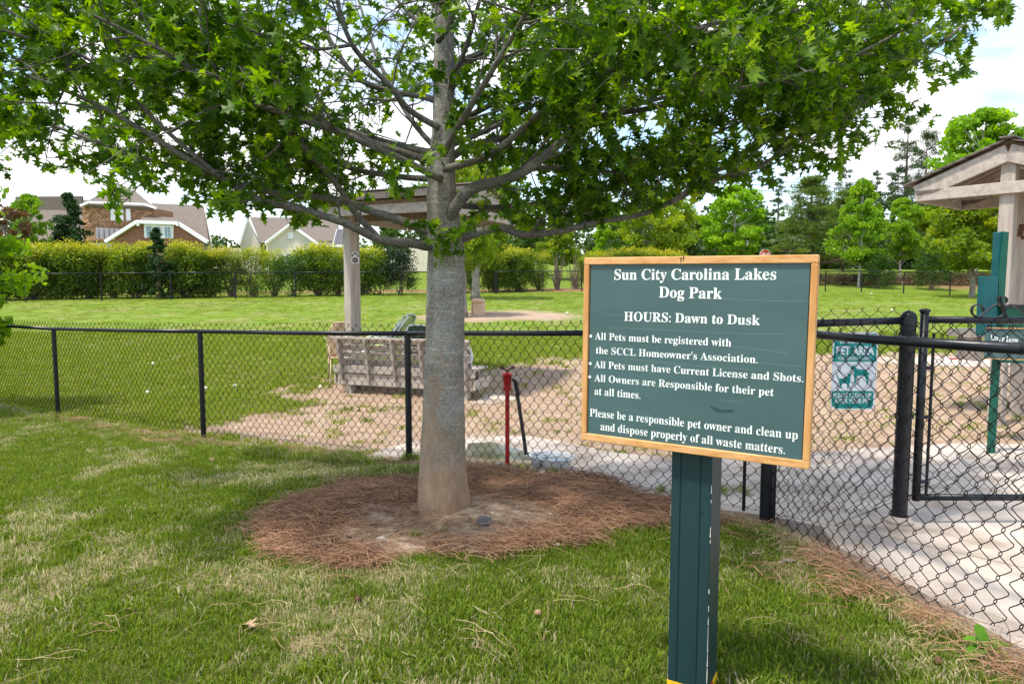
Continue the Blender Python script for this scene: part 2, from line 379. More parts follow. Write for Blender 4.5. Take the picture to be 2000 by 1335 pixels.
def m_bare(X, Y):
    return np.clip(.5-(polysd(X, Y, bare_poly)-.10+.45*(fbm(X, Y, 4, 9)-.5))/.22, 0, 1)
def m_dirt(X, Y):
    d = polysd(X, Y, dirt_poly); a = np.clip(.5-(d+2.0*(fbm(X, Y, 1.3, 4)-.52)+.6*(fbm(X, Y, 6, 14)-.5))/.7, 0, 1)
    a = a*np.where(polysd(X, Y, outside) > 0, 1, 0)
    d2 = polysd(X, Y, dirt2_poly); b = np.clip(.5-(d2+1.2*(fbm(X, Y, .9, 6)-.5))/.8, 0, 1)
    return np.maximum(a, b)
def m_dry(X, Y):
    n = np.clip((fbm(X, Y, 1.5, 21)-.52)*4+(fbm(X, Y, 9, 22)-.5)*2.2, 0, 1)
    s = np.clip(1-(near_line(X, Y, straw_line)+.35*(fbm(X, Y, 3, 31)-.5))/.26, 0, 1)
    q = np.hypot((X+1.75)/.9, (Y-5.4)/.42); n2 = np.clip(1.5-q-.8*(fbm(X, Y, 5, 41)-.5), 0, 1)*.9
    return np.maximum(np.maximum(n, s), n2)
def m_bed(X, Y):
    d = near_line(X, Y, [(p.x, p.y+1.3) for p in bed_left]); a = np.clip(1.5-(d+.6*(nz-.5))/1.1, 0, 1)
    b = np.clip((Y-46.5-2*(nz-.5))/.8, 0, 1)*np.clip((X-10)/6, 0, 1)*np.clip((52-Y+3*nz)/1, 0, 1)
    for (px, py, r) in ((1667, 549, 1.6), (1710, 545, 2.0), (1900, 560, 2.2), (1820, 552, 2.4)):
        p = G(px, py); b = np.maximum(b, np.clip(1.3-np.hypot((X-p.x)/r/1.6, (Y-p.y)/r), 0, 1))
    return np.maximum(a, b)
Z = g(X, Y)
MU, BA, DI, DR, BE = m_mulch(X, Y), m_bare(X, Y), m_dirt(X, Y), m_dry(X, Y), m_bed(X, Y)
out_ = polysd(X, Y, outside) < 0
Z += np.where(Y < 16, (nf-.5)*.022, 0)+MU*.035*fbm(X, Y, 5, 12)
pd = polysd(X, Y, path_poly); Z = np.where(pd < .12, Z-.055*np.clip((.12-pd)/.10, 0, 1), Z)
Z = Z+.05*np.clip((Y-16)/5, 0, 1)*(fbm(X, Y, .8, 13)-.5)
ny, nx = X.shape; V = np.stack([X, Y, Z], -1).reshape(-1, 3)
ii = np.arange(ny*nx).reshape(ny, nx); Fq = np.stack([ii[:-1, :-1], ii[:-1, 1:], ii[1:, 1:], ii[1:, :-1]], -1).reshape(-1, 4)

def groundmat():
    m = bpy.data.materials.new('ground_cover'); m.use_nodes = True; t = m.node_tree; n = t.nodes; l = t.links; b = n['Principled BSDF']
    b.inputs['Roughness'].default_value = .95; b.inputs['Specular IOR Level'].default_value = .1
    tcn = n.new('ShaderNodeTexCoord')
    def noise(s, d=8, st=(1, 1, 1)):
        mpn = n.new('ShaderNodeMapping'); mpn.inputs['Scale'].default_value = st; l.new(tcn.outputs['Object'], mpn.inputs[0])
        q = n.new('ShaderNodeTexNoise'); q.inputs['Scale'].default_value = s; q.inputs['Detail'].default_value = d; q.inputs['Roughness'].default_value = .65
        l.new(mpn.outputs[0], q.inputs['Vector']); return q.outputs['Fac']
    def ramp(fac, *st):
        r = n.new('ShaderNodeValToRGB'); e = r.color_ramp.elements; e[0].position = st[0][0]; e[0].color = (*st[0][1], 1); e[1].position = st[-1][0]; e[1].color = (*st[-1][1], 1)
        for p, c in st[1:-1]: k = e.new(p); k.color = (*c, 1)
        l.new(fac, r.inputs[0]); return r.outputs['Color']
    def mix(f, a, c):
        q = n.new('ShaderNodeMix'); q.data_type = 'RGBA'; l.new(f, q.inputs[0]); l.new(a, q.inputs[6]); l.new(c, q.inputs[7]); return q.outputs[2]
    def attr(nm):
        q = n.new('ShaderNodeAttribute'); q.attribute_name = nm; return q.outputs['Fac']
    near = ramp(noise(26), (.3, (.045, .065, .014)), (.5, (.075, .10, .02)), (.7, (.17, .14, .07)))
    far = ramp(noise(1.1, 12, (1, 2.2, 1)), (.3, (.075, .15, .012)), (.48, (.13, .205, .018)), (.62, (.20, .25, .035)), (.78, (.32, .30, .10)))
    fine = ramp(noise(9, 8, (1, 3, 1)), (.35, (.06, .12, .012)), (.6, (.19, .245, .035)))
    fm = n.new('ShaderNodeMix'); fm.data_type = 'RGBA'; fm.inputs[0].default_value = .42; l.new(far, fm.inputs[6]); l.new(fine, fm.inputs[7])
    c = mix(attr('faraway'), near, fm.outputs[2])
    dirt = ramp(noise(3.5, 12, (1, 1.5, 1)), (.32, (.18, .11, .075)), (.46, (.33, .23, .165)), (.58, (.43, .325, .25)), (.72, (.52, .43, .35)))
    d2 = ramp(noise(38, 6, (1, 2.2, 1)), (.35, (.20, .125, .08)), (.65, (.48, .38, .29)))
    dm = n.new('ShaderNodeMix'); dm.data_type = 'RGBA'; dm.inputs[0].default_value = .4; l.new(dirt, dm.inputs[6]); l.new(d2, dm.inputs[7])
    c = mix(attr('dry'), c, ramp(noise(30), (.3, (.20, .15, .08)), (.7, (.42, .35, .22))))
    c = mix(attr('dirt'), c, dm.outputs[2])
    mul = ramp(noise(22, 8, (1, 1.6, 1)), (.3, (.10, .045, .022)), (.5, (.20, .095, .045)), (.7, (.32, .17, .09)))
    c = mix(attr('mulch'), c, mul)
    c = mix(attr('bed'), c, ramp(noise(4), (.3, (.16, .07, .045)), (.7, (.33, .18, .12))))
    bare = ramp(noise(13, 14), (.34, (.16, .095, .055)), (.46, (.33, .225, .15)), (.57, (.46, .34, .235)), (.69, (.66, .54, .42)))
    c = mix(attr('bare'), c, bare)
    l.new(c, b.inputs['Base Color'])
    bp = n.new('ShaderNodeBump'); bp.inputs['Strength'].default_value = .9; bp.inputs['Distance'].default_value = .04
    l.new(noise(16, 12), bp.inputs['Height']); l.new(bp.outputs[0], b.inputs['Normal'])
    return m
M['ground'] = groundmat()
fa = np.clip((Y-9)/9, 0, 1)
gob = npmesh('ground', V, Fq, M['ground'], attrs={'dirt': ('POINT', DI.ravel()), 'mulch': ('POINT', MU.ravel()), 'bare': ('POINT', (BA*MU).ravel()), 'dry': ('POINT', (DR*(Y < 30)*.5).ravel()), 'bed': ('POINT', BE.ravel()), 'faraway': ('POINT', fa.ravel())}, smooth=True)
tag(gob, kind='structure')

# ------------------------------------------------------------ concrete path in slabs
def half(poly, a, nrm):      # clip convex-ish polygon by half plane (p-a).nrm >= 0
    out = []; n = len(poly)
    for i in range(n):
        p, q = poly[i], poly[(i+1) % n]; dp = (p-a).dot(nrm); dq = (q-a).dot(nrm)
        if dp >= 0: out.append(p)
        if (dp >= 0) != (dq >= 0): out.append(p.lerp(q, dp/(dp-dq)))
    return out
def slab(poly, parent, name='slab'):
    if len(poly) < 3: return
    bm = bmesh.new(); vs = [bm.verts.new((p.x, p.y, 0)) for p in poly]
    try: f = bm.faces.new(vs)
    except Exception: return
    bmesh.ops.triangulate(bm, faces=[f])
    xs = [p.x for p in poly]; ys = [p.y for p in poly]
    for ax, lo, hi in ((0, min(xs), max(xs)), (1, min(ys), max(ys))):      # grid cuts so that the slab follows the slope
        c = math.ceil(lo/.3)*.3+.001
        while c < hi:
            co = (c, 0, 0) if ax == 0 else (0, c, 0); no = (1, 0, 0) if ax == 0 else (0, 1, 0)
            bmesh.ops.bisect_plane(bm, geom=bm.verts[:]+bm.edges[:]+bm.faces[:], plane_co=co, plane_no=no); c += .3
    r = bmesh.ops.extrude_face_region(bm, geom=bm.faces[:])
    lowv = {v for v in r['geom'] if isinstance(v, bmesh.types.BMVert)}
    for v in bm.verts:
        z = G1(v.co.x, v.co.y)+.012; v.co.z = z-.12 if v in lowv else z
    bmesh.ops.recalc_face_normals(bm, faces=bm.faces)
    me = bpy.data.meshes.new(name); bm.to_mesh(me); bm.free(); o = bpy.data.objects.new(name, me); col.objects.link(o); me.materials.append(M['concrete']); o.parent = parent
    return o
path = thing('concrete_path', None, None); tag(path, kind='structure')
V2 = lambda p: Vector((p[0], p[1]))
joints = [(V2(G(1285, 955)), V2(G(1345, 898))), (V2(G(1600, 1000)), V2(G(1690, 930))), (V2(G(1860, 935)), V2(G(2000, 875)))]
rest = [Vector((p.x, p.y)) for p in path_poly]
# outward gate side: slabs divided along the walk
ja, jb = V2(G(1850, 1078)), V2(G(2000, 1112)); dj = (jb-ja).normalized(); nj = Vector((dj.y, -dj.x))
if nj.y > 0: nj = -nj
lower = half(rest, ja+nj*.006, nj); upper = half(rest, ja-nj*.006, -nj)
slab(lower, path)
cur = upper
for a, b in joints:
    d = (b-a).normalized(); nn = Vector((d.y, -d.x))
    if nn.x > 0: nn = -nn                      # nn points left
    slab(half(cur, a+nn*.006, nn), path); cur = half(cur, a-nn*.006, -nn)
slab(cur, path)
pad = thing('shelter_pad', None, None); tag(pad, kind='structure')
pp = W([(925, 790), (945, 769), (975, 768), (1015, 779), (990, 784), (965, 790)]); slab([V2(p) for p in pp], pad)
pp = W([(1650, 706), (1700, 698), (1850, 697), (2100, 700), (2300, 716), (1900, 716)]); slab([V2(p) for p in pp], pad)
# wet stain and puddle by the hydrant
wp = W([(915, 868), (960, 866), (1030, 885), (1062, 905), (1050, 922), (1000, 926), (925, 915), (905, 895)])
bm = bmesh.new(); bmesh.ops.triangulate(bm, faces=[bm.faces.new([bm.verts.new((p.x, p.y, G1(p.x, p.y)+.019)) for p in wp])])
me = bpy.data.meshes.new('puddle'); bm.to_mesh(me); bm.free(); me.materials.append(M['puddle']); o = bpy.data.objects.new('puddle', me); col.objects.link(o); tag(o, kind='structure')

# ------------------------------------------------------------ grass and straw protos
def tuft(seed, nb, hmin, hmax, wid, spread, lean, dry):
    r = random.Random(seed); v = []; f = []; tone = []
    for _ in range(nb):
        a = r.uniform(0, 2*pi); d = spread*sqrt(r.random()); x, y = d*cos(a), d*sin(a); h = r.uniform(hmin, hmax)
        b = r.uniform(0, 2*pi); ln = r.uniform(.1, lean)*h; w2 = wid*r.uniform(.7, 1.2)/2; c = r.uniform(0, 2*pi); wx, wy = w2*cos(c), w2*sin(c)
        k = len(v); dx, dy = ln*cos(b), ln*sin(b)
        v += [(x-wx, y-wy, -.01), (x+wx, y+wy, -.01), (x+dx*.35+wx*.9, y+dy*.35+wy*.9, h*.6), (x+dx*.35-wx*.9, y+dy*.35-wy*.9, h*.6), (x+dx, y+dy, h*r.uniform(.75, 1))]
        f += [(k, k+1, k+2), (k, k+2, k+3), (k+3, k+2, k+4)]
        t = r.uniform(.74, 1.) if r.random() < dry else r.uniform(0, .62); tone += [t]*3
    me = npmesh('grass_tuft', v, f, M['grass'], attrs={'tone': ('FACE', tone)}, link=False); return me
M['grass'] = leafmat('grass_blades', [(.060, .115, .010), (.10, .17, .013), (.15, .22, .018), (.21, .27, .028), (.42, .37, .20), (.56, .49, .32)], tr=.35, rough=.6, rand=.18)
M['weed'] = leafmat('weed_leaves', [(.12, .30, .02), (.18, .38, .03), (.28, .45, .05)], tr=.4, rough=.5)
M['needle'] = leafmat('pine_straw_needles', [(.12, .058, .032), (.22, .11, .06), (.34, .185, .105), (.46, .29, .18)], tr=0, rough=.7, rand=.25)
M['drystraw'] = leafmat('dry_needles', [(.26, .165, .085), (.38, .26, .14), (.48, .36, .21)], tr=0, rough=.7, rand=.2)
T_green = [tuft(s, 30, .018, .045, .0042, .055, .9, .06) for s in range(3)]
T_mix = [tuft(s+20, 28, .016, .042, .0042, .055, 1.1, .34) for s in range(2)]
T_dry = [tuft(s+40, 26, .012, .034, .0042, .055, 1.6, .85) for s in range(2)]
T_long = [tuft(s+60, 34, .07, .17, .005, .07, .8, .12) for s in range(2)]
T_far = [tuft(s+80, 34, .02, .045, .012, .14, 1.0, .10) for s in range(2)]
M['grass_'] = M['grass']; M['grass'] = leafmat('park_grass_blades', [(.095, .165, .012), (.15, .23, .016), (.21, .28, .022), (.27, .32, .035), (.42, .38, .16), (.52, .46, .28)], tr=.35, rough=.6, rand=.12)
T_park = [tuft(s+100, 30, .018, .045, .0055, .06, .9, .06) for s in range(3)]+[tuft(s+120, 28, .016, .042, .0055, .06, 1.1, .3) for s in range(2)]
T_far = [tuft(s+80, 30, .015, .035, .012, .15, 1.2, .12) for s in range(2)]
protos = T_green+T_mix+T_dry+T_long+T_far+T_park
def scatter(n, x0, x1, y0, y1):
    return RNG.uniform(x0, x1, n), RNG.uniform(y0, y1, n)
def inview(x, y, m=140):
    p = np.stack([x, y, g(x, y)], -1); u, v = proj(p); return (u > -m) & (u < 2000+m) & (v < 1335+m*1.6) & (y > .8)
PX, PY, PI, PS = [], [], [], []
def push(x, y, i, s): PX.append(x); PY.append(y); PI.append(i); PS.append(s)
x, y = scatter(76000, -8.5, 2.6, 1.5, 10.5)
dens = np.clip(1.25-.085*y, .35, 1); k = RNG.random(len(x)) < dens
x, y = x[k], y[k]; k = inview(x, y) & (polysd(x, y, outside) < -.02); x, y = x[k], y[k]
mu = m_mulch(x, y); k = RNG.random(len(x)) > mu*1.25; x, y = x[k], y[k]
dr = m_dry(x, y); ln_ = near_line(x, y, straw_line); k = (RNG.random(len(x)) > np.clip(1-ln_/.22, 0, 1)*.7); x, y, dr = x[k], y[k], dr[k]
q = dr*.62+.5*np.clip(fbm(x, y, 11, 33)-.45, -.2, .5)+RNG.normal(0, .15, len(x)); lush = fbm(x, y, 1.7, 51)
idx = np.where(q > .62, 5+RNG.integers(0, 2, len(x)), np.where(q > .30, 3+RNG.integers(0, 2, len(x)), RNG.integers(0, 3, len(x))))
push(x, y, idx, (.85+.8*np.clip(lush-.35, 0, 1))*RNG.uniform(.75, 1.25, len(x))*np.where(y > 5, 1.15, 1))
# inside the park, nearer part
x, y = scatter(60000, -14, 12, 4.5, 19); k = inview(x, y, 60) & (polysd(x, y, outside) > .02) & (polysd(x, y, path_poly) > .03)
x, y = x[k], y[k]; di = m_dirt(x, y); k = (di < .5) | (RNG.random(len(x)) < .055*(fbm(x, y, 2, 61) > .5)); x, y, di = x[k], y[k], di[k]
k = RNG.random(len(x)) < np.clip(1.15-.03*y, .5, 1); x, y, di = x[k], y[k], di[k]
pat = fbm(x, y, .9, 71)
idx = np.where(RNG.random(len(x)) < .15+.25*(pat > .55), 14+RNG.integers(0, 2, len(x)), 11+RNG.integers(0, 3, len(x)))
push(x, y, idx, RNG.uniform(.9, 1.5, len(x))*(1+.02*y))
# far lawn clumps
x, y = scatter(30000, -26, 26, 16, 40); k = inview(x, y, 40) & (m_dirt(x, y) < .4); x, y = x[k], y[k]
k = RNG.random(len(x)) < .35+.5*(fbm(x, y, 1.2, 81) > .5); x, y = x[k], y[k]; push(x, y, 9+RNG.integers(0, 2, len(x)), RNG.uniform(.6, 1.1, len(x)))
# taller grass along the near fence foot and round things
def longgrass(cx, cy, r, n, s=(.6, 1.1)):
    a = RNG.uniform(0, 2*pi, n); d = r*np.sqrt(RNG.random(n)); push(cx+d*np.cos(a), cy+d*np.sin(a)*.7, 7+RNG.integers(0, 2, n), RNG.uniform(*s, n))
for (px, py, r, n, s) in ((500, 893, .22, 16, .9), (525, 890, .2, 10, .9), (620, 897, .42, 34, .75), (680, 905, .25, 20, .65), (735, 908, .22, 14, .5), (797, 905, .1, 12, 1.0), (560, 885, .3, 14, .6), (100, 822, .3, 22, .8), (130, 828, .4, 20, .6), (20, 822, .4, 16, .6), (390, 868, .3, 16, .55), (430, 880, .3, 14, .6), (250, 845, .5, 24, .5), (320, 858, .4, 20, .5),
                    (973, 948, .10, 9, .55), (1010, 940, .05, 5, .4), (1040, 960, .07, 6, .4), (1300, 962, .12, 8, .5), (1470, 1040, .15, 12, .5), (1375, 960, .2, 10, .5), (1435, 965, .2, 10, .5), (700, 800, .25, 26, .4), (760, 800, .3, 26, .4), (640, 790, .3, 18, .35), (717, 823, .08, 8, .5), (1930, 795, .5, 30, .5), (1100, 845, .1, 6, .4), (1500, 880, .5, 14, .35), (1180, 880, .15, 8, .3), (995, 918, .06, 7, .4), (1075, 925, .08, 6, .5), (815, 1050, .05, 8, .35), (860, 1041, .04, 4, .3), (1068, 1040, .06, 6, .3)):
    p = G(px, py); longgrass(p.x, p.y, r, n, (s*.7, s*1.2))
PX = np.concatenate(PX); PY = np.concatenate(PY); PI = np.concatenate(PI); PS = np.concatenate(PS)
PZ = g(PX, PY)+np.where(PY < 16, (fbm(PX, PY, 7, 5)-.5)*.022, 0)
pos = np.stack([PX, PY, PZ], -1); rot = np.stack([RNG.normal(0, .12, len(PX)), RNG.normal(0, .12, len(PX)), RNG.uniform(0, 6.28, len(PX))], -1)
instancer('grass', pos, rot, PS, protos, PI)
# needles
def needles(seed, n, L_, wid, spread, flat, mat, curl=1.):
    r = random.Random(seed); v = []; f = []; tone = []
    for _ in range(n):
        a = r.uniform(0, 2*pi); cx, cy = r.gauss(0, spread), r.gauss(0, spread); cz = abs(r.gauss(0, flat)); L0 = L_*r.uniform(.6, 1.15); w2 = wid*r.uniform(.7, 1.2)/2
        cu = r.uniform(-1.3, 1.3)*curl; pts = []; x, y = cx-cos(a)*L0/2, cy-sin(a)*L0/2; aa = a-cu/2; tl = r.uniform(-.16, .16)
        for s in range(5):
            pts.append((x, y, cz+.004+tl*L0*(s/4-.5)+.012*sin(pi*s/4)*r.uniform(0, 1.6))); x += cos(aa)*L0/4; y += sin(aa)*L0/4; aa += cu/4
        k = len(v); tn = r.random()
        for s, p in enumerate(pts):
            aa = a-cu/2+cu*s/4; nx_, ny_ = -sin(aa)*w2, cos(aa)*w2
            v += [(p[0]-nx_, p[1]-ny_, max(p[2], .001)), (p[0], p[1], max(p[2], .001)+w2*1.3), (p[0]+nx_, p[1]+ny_, max(p[2], .001))]
        for s in range(4):
            q = k+s*3; f += [(q, q+3, q+4, q+1), (q+1, q+4, q+5, q+2)]; tone += [tn, tn]
    return npmesh('needle_bunch', v, f, mat, attrs={'tone': ('FACE', tone)}, link=False)
NB = [needles(s, 20, .14, .0023, .06, .020, M['needle'], .55) for s in range(4)]+[needles(s+9, 3, .17, .0016, .045, .012, M['drystraw'], .35) for s in range(3)]+[needles(s+30, 8, .12, .0017, .06, .02, M['drystraw'], .6) for s in range(2)]
mp_ = np.array([(p.x, p.y) for p in mulch_poly]); x, y = scatter(10500, mp_[:, 0].min()-.3, mp_[:, 0].max()+.3, mp_[:, 1].min()-.3, mp_[:, 1].max()+.3)
mu = m_mulch(x, y); ba = m_bare(x, y); k = (RNG.random(len(x)) < np.clip(mu*1.1-1.15*ba, 0.0, 1)*.8) | (RNG.random(len(x)) < .035*(mu > .3)); x, y, mu = x[k], y[k], mu[k]
x2, y2 = scatter(2500, -7, 3, 1.6, 9); k = inview(x2, y2) & (polysd(x2, y2, outside) < 0)
mdist = polysd(x2, y2, mulch_poly); ns_ = fbm(x2, y2, 1.2, 91)
k &= RNG.random(len(x2)) < np.clip(.08+.5*np.exp(-np.clip(mdist, 0, 9)/.5)+.8*np.clip(ns_-.48, 0, 1)*1.7, 0, 1)*np.clip((x2+3.8)/2.5, .12, 1); x2, y2 = x2[k], y2[k]
x3 = []; y3 = []
for a, b, n_, wd in ((NC, RB, 60, .12), (RB, RE, 25, .12), (N3, NC, 200, .10), (N2, N3, 60, .15), (N1, N2, 50, .15)):
    t = RNG.random(n_); x3.append(a.x+(b.x-a.x)*t+RNG.normal(-.12, wd, n_)*.9); y3.append(a.y+(b.y-a.y)*t+RNG.normal(-.10, wd, n_))
x3 = np.concatenate(x3); y3 = np.concatenate(y3); k = polysd(x3, y3, outside) < .05; x3, y3 = x3[k], y3[k]
nx_ = np.concatenate([x, x2, x3]); ny_ = np.concatenate([y, y2, y3])
ni = np.concatenate([RNG.integers(0, 4, len(x)), RNG.choice([4, 5, 6, 4, 5, 6, 7], len(x2)), RNG.choice([0, 1, 4, 7, 8, 8, 2], len(x3))])
nzz = g(nx_, ny_)+(fbm(nx_, ny_, 7, 5)-.5)*.022+m_mulch(nx_, ny_)*(.035*fbm(nx_, ny_, 5, 12)+.004)+np.concatenate([np.zeros(len(x)), np.full(len(x2), .026), np.full(len(x3), .012)])
tot = len(nx_)
instancer('pine_straw', np.stack([nx_, ny_, nzz], -1), np.stack([RNG.normal(0, .08, tot), RNG.normal(0, .08, tot), RNG.uniform(0, 6.28, tot)], -1), RNG.uniform(.75, 1.2, tot), NB, ni)
# flecks of straw in the dirt
x, y = scatter(9000, -5, 9, 4.2, 15); k = (m_dirt(x, y) > .4) & inview(x, y, 40) & (polysd(x, y, path_poly) > .02); x, y = x[k], y[k]
instancer('dry_litter', np.stack([x, y, g(x, y)+(fbm(x, y, 7, 5)-.5)*.022], -1), np.stack([0*x, 0*x, RNG.uniform(0, 6.28, len(x))], -1), RNG.uniform(.5, 1.2, len(x)), NB, RNG.choice([7, 8, 4, 5], len(x)))

# loose stones round the trunk
def pebble(px, py, s, mat, name, label, cat, sx=1.):
    p = G(px, py); r = random.Random(px*7+py); bm = bmesh.new(); bmesh.ops.create_icosphere(bm, subdivisions=2, radius=1)
    for v in bm.verts: v.co *= 1+r.uniform(-.16, .16); v.co.z *= .6; v.co.x *= sx
    bmesh.ops.scale(bm, vec=(s, s, s), verts=bm.verts)
    me = bpy.data.meshes.new(name); bm.to_mesh(me); bm.free(); me.materials.append(mat); o = bpy.data.objects.new(name, me); col.objects.link(o)
    z = G1(p.x, p.y)+.02; o.location = (p.x, p.y, z+s*.15); o.rotation_euler.z = r.uniform(0, 6); return tag(o, label, cat)
for (px, py, s, lb) in ((682, 1051, .018, 'white pebble at the left rim of the bare soil by the tree'), (1029, 1025, .02, 'white stone on bare soil right of the trunk, just left of the dark stone'), (1140, 1048, .016, 'small pale pebble at the front right of the bare soil'), (1163, 1054, .02, 'pale pebble in the front right cluster, right of the middle one'), (745, 1062, .03, 'flat grey white stone in the front of the mulch ring'), (1115, 1061, .014, 'small pale pebble at the front right rim of the bare soil'), (1075, 1012, .018, 'small pale pebble behind the wide pale stone near the trunk'), (702, 1079, .02, 'greyish white stone at the lower left edge of the mulch ring'), (962, 1008, .014, 'small pale pebble close to the right side of the trunk foot'), (1050, 1050, .03, 'wide pale stone sunk in soil in front of the dark stone'), (1090, 1070, .015, 'small pale pebble in the pine straw in front of the bare soil')):
    if px > 1190: px -= 90
    pebble(px, py, s, M['stone'], 'pebble', lb or 'small pale pebble half sunk in bare soil under the tree', 'stone').__setitem__('group', 'pebbles in the mulch ring')
pebble(946, 1025, .045, M['darkstone'], 'dark_stone', 'dark blue grey stone on the bare soil right of the trunk', 'stone', 1.4)

# ------------------------------------------------------------ chain link fences
def zt(p, h=1.2): return G1(p[0], p[1])+h
def wires(a, b, za, zb, ba, bb, parent, w_=.09, h_=.10, r=.0026, n=3, over=.078, seed=1, bend=.006):
    """woven zigzag wires between ground points a and b; za/zb wire top, ba/bb wire bottom"""
    rr = np.random.default_rng(seed); a = Vector(a[:2]); b = Vector(b[:2]); Ln = (b-a).length; d = (b-a)/Ln; nn = Vector((-d.y, d.x))
    hw = w_/2; cnt = int(Ln/hw); vs = []; fs = []
    wob = lambda u, z: (bend*sin(u*3.1+z*5+seed)+bend*.6*sin(u*7.7-z*3), bend*sin(u*4.3+z*2))
    for i in range(cnt):
        u0 = i*hw; tt = u0/Ln; zt_, zb_ = za+(zb-za)*tt+over, ba+(bb-ba)*tt; steps = int((zt_-zb_)/(h_/2))
        pts = []
        for j in range(steps+1):
            z = zt_-j*(h_/2); side = (i+j) % 2; u = u0+side*hw; du, dn = wob(u, z); off = (.0035 if side else -.0035)
            jx = rr.normal(0, .0012)
            for kz in (.0045, -.0045):
                if j == 0 and kz > 0: continue
                uu = u+du+jx+(.0022 if side else -.0022)*1.3; k2 = d*uu+nn*(off+dn+(.002 if kz > 0 else -.002)); pts.append((a.x+k2.x, a.y+k2.y, z+kz))
            if j < steps:      # slight belly of the wire between knuckles
                du2, dn2 = wob(u0+hw/2, z-h_/4); k2 = d*(u0+hw/2+du2+(.003 if side else -.003)); pts.append((a.x+k2.x+nn.x*dn2, a.y+k2.y+nn.y*dn2, z-h_/4))
        # twisted barb on top
        p0 = pts[0]; side = i % 2; e = d*((.016 if side else -.016)); pts = [(p0[0]-e.x*.9, p0[1]-e.y*.9, p0[2]+.014), (p0[0]+e.x*.2+nn.x*.004, p0[1]+e.y*.2+nn.y*.004, p0[2]+.008)]+pts
        P_ = np.array(pts); T = np.gradient(P_, axis=0); T /= np.linalg.norm(T, axis=1)[:, None]+1e-9
        N_ = np.array([nn.x, nn.y, 0.]); B = np.cross(T, N_); B /= np.linalg.norm(B, axis=1)[:, None]+1e-9; base = len(vs)
        for q in range(len(P_)):
            for k in range(n):
                an = 2*pi*k/n+.5; vs.append(P_[q]+r*(B[q]*cos(an)+N_*sin(an)))
        m = len(P_); fs += [(base+q*n+k, base+q*n+(k+1) % n, base+(q+1)*n+(k+1) % n, base+(q+1)*n+k) for q in range(m-1) for k in range(n)]
    o = npmesh('chain_link_wire', np.array(vs), np.array(fs), M['wire'], parent, smooth=True); o['kind'] = 'stuff'; return o
def post(p, top, r, parent, cap='flat', base=-.1, name='post'):
    mb = MB(); z0 = G1(p[0], p[1])+base
    pr = [(r, z0), (r, top)]
    if cap == 'dome': pr = [(r, z0), (r, top-.07), (r*1.1, top-.068), (r*1.1, top-.03), (r*1.0, top-.012), (r*.8, top+.006), (r*.45, top+.018), (.001, top+.022)]
    elif cap == 'knob': pr += [(r*1.15, top+.002), (r*1.2, top+.02), (r*.9, top+.03), (.001, top+.034)]
    else: pr += [(.001, top+.004)]
    mb.lathe(pr, 16, (p[0], p[1], 0)); o = mb.build(name, M['black'], parent, smooth=True); smooth_angle(o); return o
def rail(a, b, za, zb, parent, r=.021, name='top_rail'):
    mb = MB(); mb.tube([(a[0], a[1], za), ((a[0]+b[0])/2, (a[1]+b[1])/2, (za+zb)/2-.006), (b[0], b[1], zb)], r, 12); return mb.build(name, M['black'], parent, smooth=True)
def clamp(p, z, r, parent):
    mb = MB(); mb.lathe([(r, z-.012), (r*1.22, z-.011), (r*1.22, z+.011), (r, z+.012)], 14, (p[0], p[1], 0)); mb.box((p[0]-r*1.3, p[1]-r*.6, z), (.02, .012, .02)); return mb.build('band', M['black'], parent)

fl = thing('chain_link_fence', 'black chain link fence running behind the tree from the left to the sign', 'fence', (N3.x, N3.y, 0)); fl.location = (0, 0, 0)
N00 = N0+(N0-N1)*1.0; runL = [N00, N0, N1, N2, N3, NC]
for a, b in zip(runL[:-1], runL[1:]): rail(a, b, zt(a), zt(b), fl, .022)
for q, r_ in ((N0, .026), (N1, .028), (N2, .028), (N3, .030)): post(q, zt(q)-.01, r_, fl)
allp = [(N0, 3), (N1, 4), (N2, 5), (N3, 6)]
for i, (a, b) in enumerate(zip(runL[1:-1], runL[2:])):
    wires(a, b, zt(a), zt(b), G1(*a)+.03, G1(*b)+.03, fl, seed=i+3, r=.0024)
post(NC, zt(NC)+.06, .045, fl, 'dome', name='corner_post')
# tension bar beside the corner post
mb = MB(); q = NC.lerp(N3, .045); mb.tube([(q.x, q.y, G1(*q)+.06), (q.x, q.y, zt(q)-.02)], .011, 8); mb.build('tension_bar', M['black'], fl)
fr = thing('chain_link_fence', 'black chain link fence run slanting past the sign to the lower right corner', 'fence')
rail(NC, RB, zt(NC), zt(RB), fr, .023); rail(RB, RE, zt(RB), zt(RE), fr, .023)
wires(NC, RB, zt(NC), zt(RB), G1(*NC)+.02, G1(*RB)+.03, fr, seed=12, r=.0025, bend=.009); wires(RB, RE, zt(RB), zt(RE), G1(*RB)+.03, G1(*RE)+.03, fr, seed=13, r=.0027, bend=.009)
mb = MB(); q = NC.lerp(RB, .045); mb.tube([(q.x, q.y, G1(*q)+.03), (q.x, q.y, zt(q)-.02)], .008, 8); mb.build('tension_bar', M['black'], fr)
post(RE, zt(RE)+.05, .045, fr, 'dome')
fg = thing('chain_link_fence', 'short black chain link panel with the pet area notice, up to the gate post', 'fence')
gtop = P(1787, 627, GP.y).z; ctop = P(1510, 634, NC.y).z
mb = MB(); mb.tube([(NC.x, NC.y, ctop+.0), (GP.x, GP.y, gtop+.005)], .023, 12); mb.build('top_rail', M['black'], fg, smooth=True)
wires(NC, GP, ctop, gtop, G1(*NC)+.02, G1(*GP)+.05, fg, seed=22, r=.0018, bend=.01)
post(GP, P(1787, 613, GP.y).z, .044, fg, 'dome', name='gate_post'); clamp(GP, P(1787, 812, GP.y).z, .044, fg); clamp(GP, P(1787, 655, GP.y).z, .044, fg)
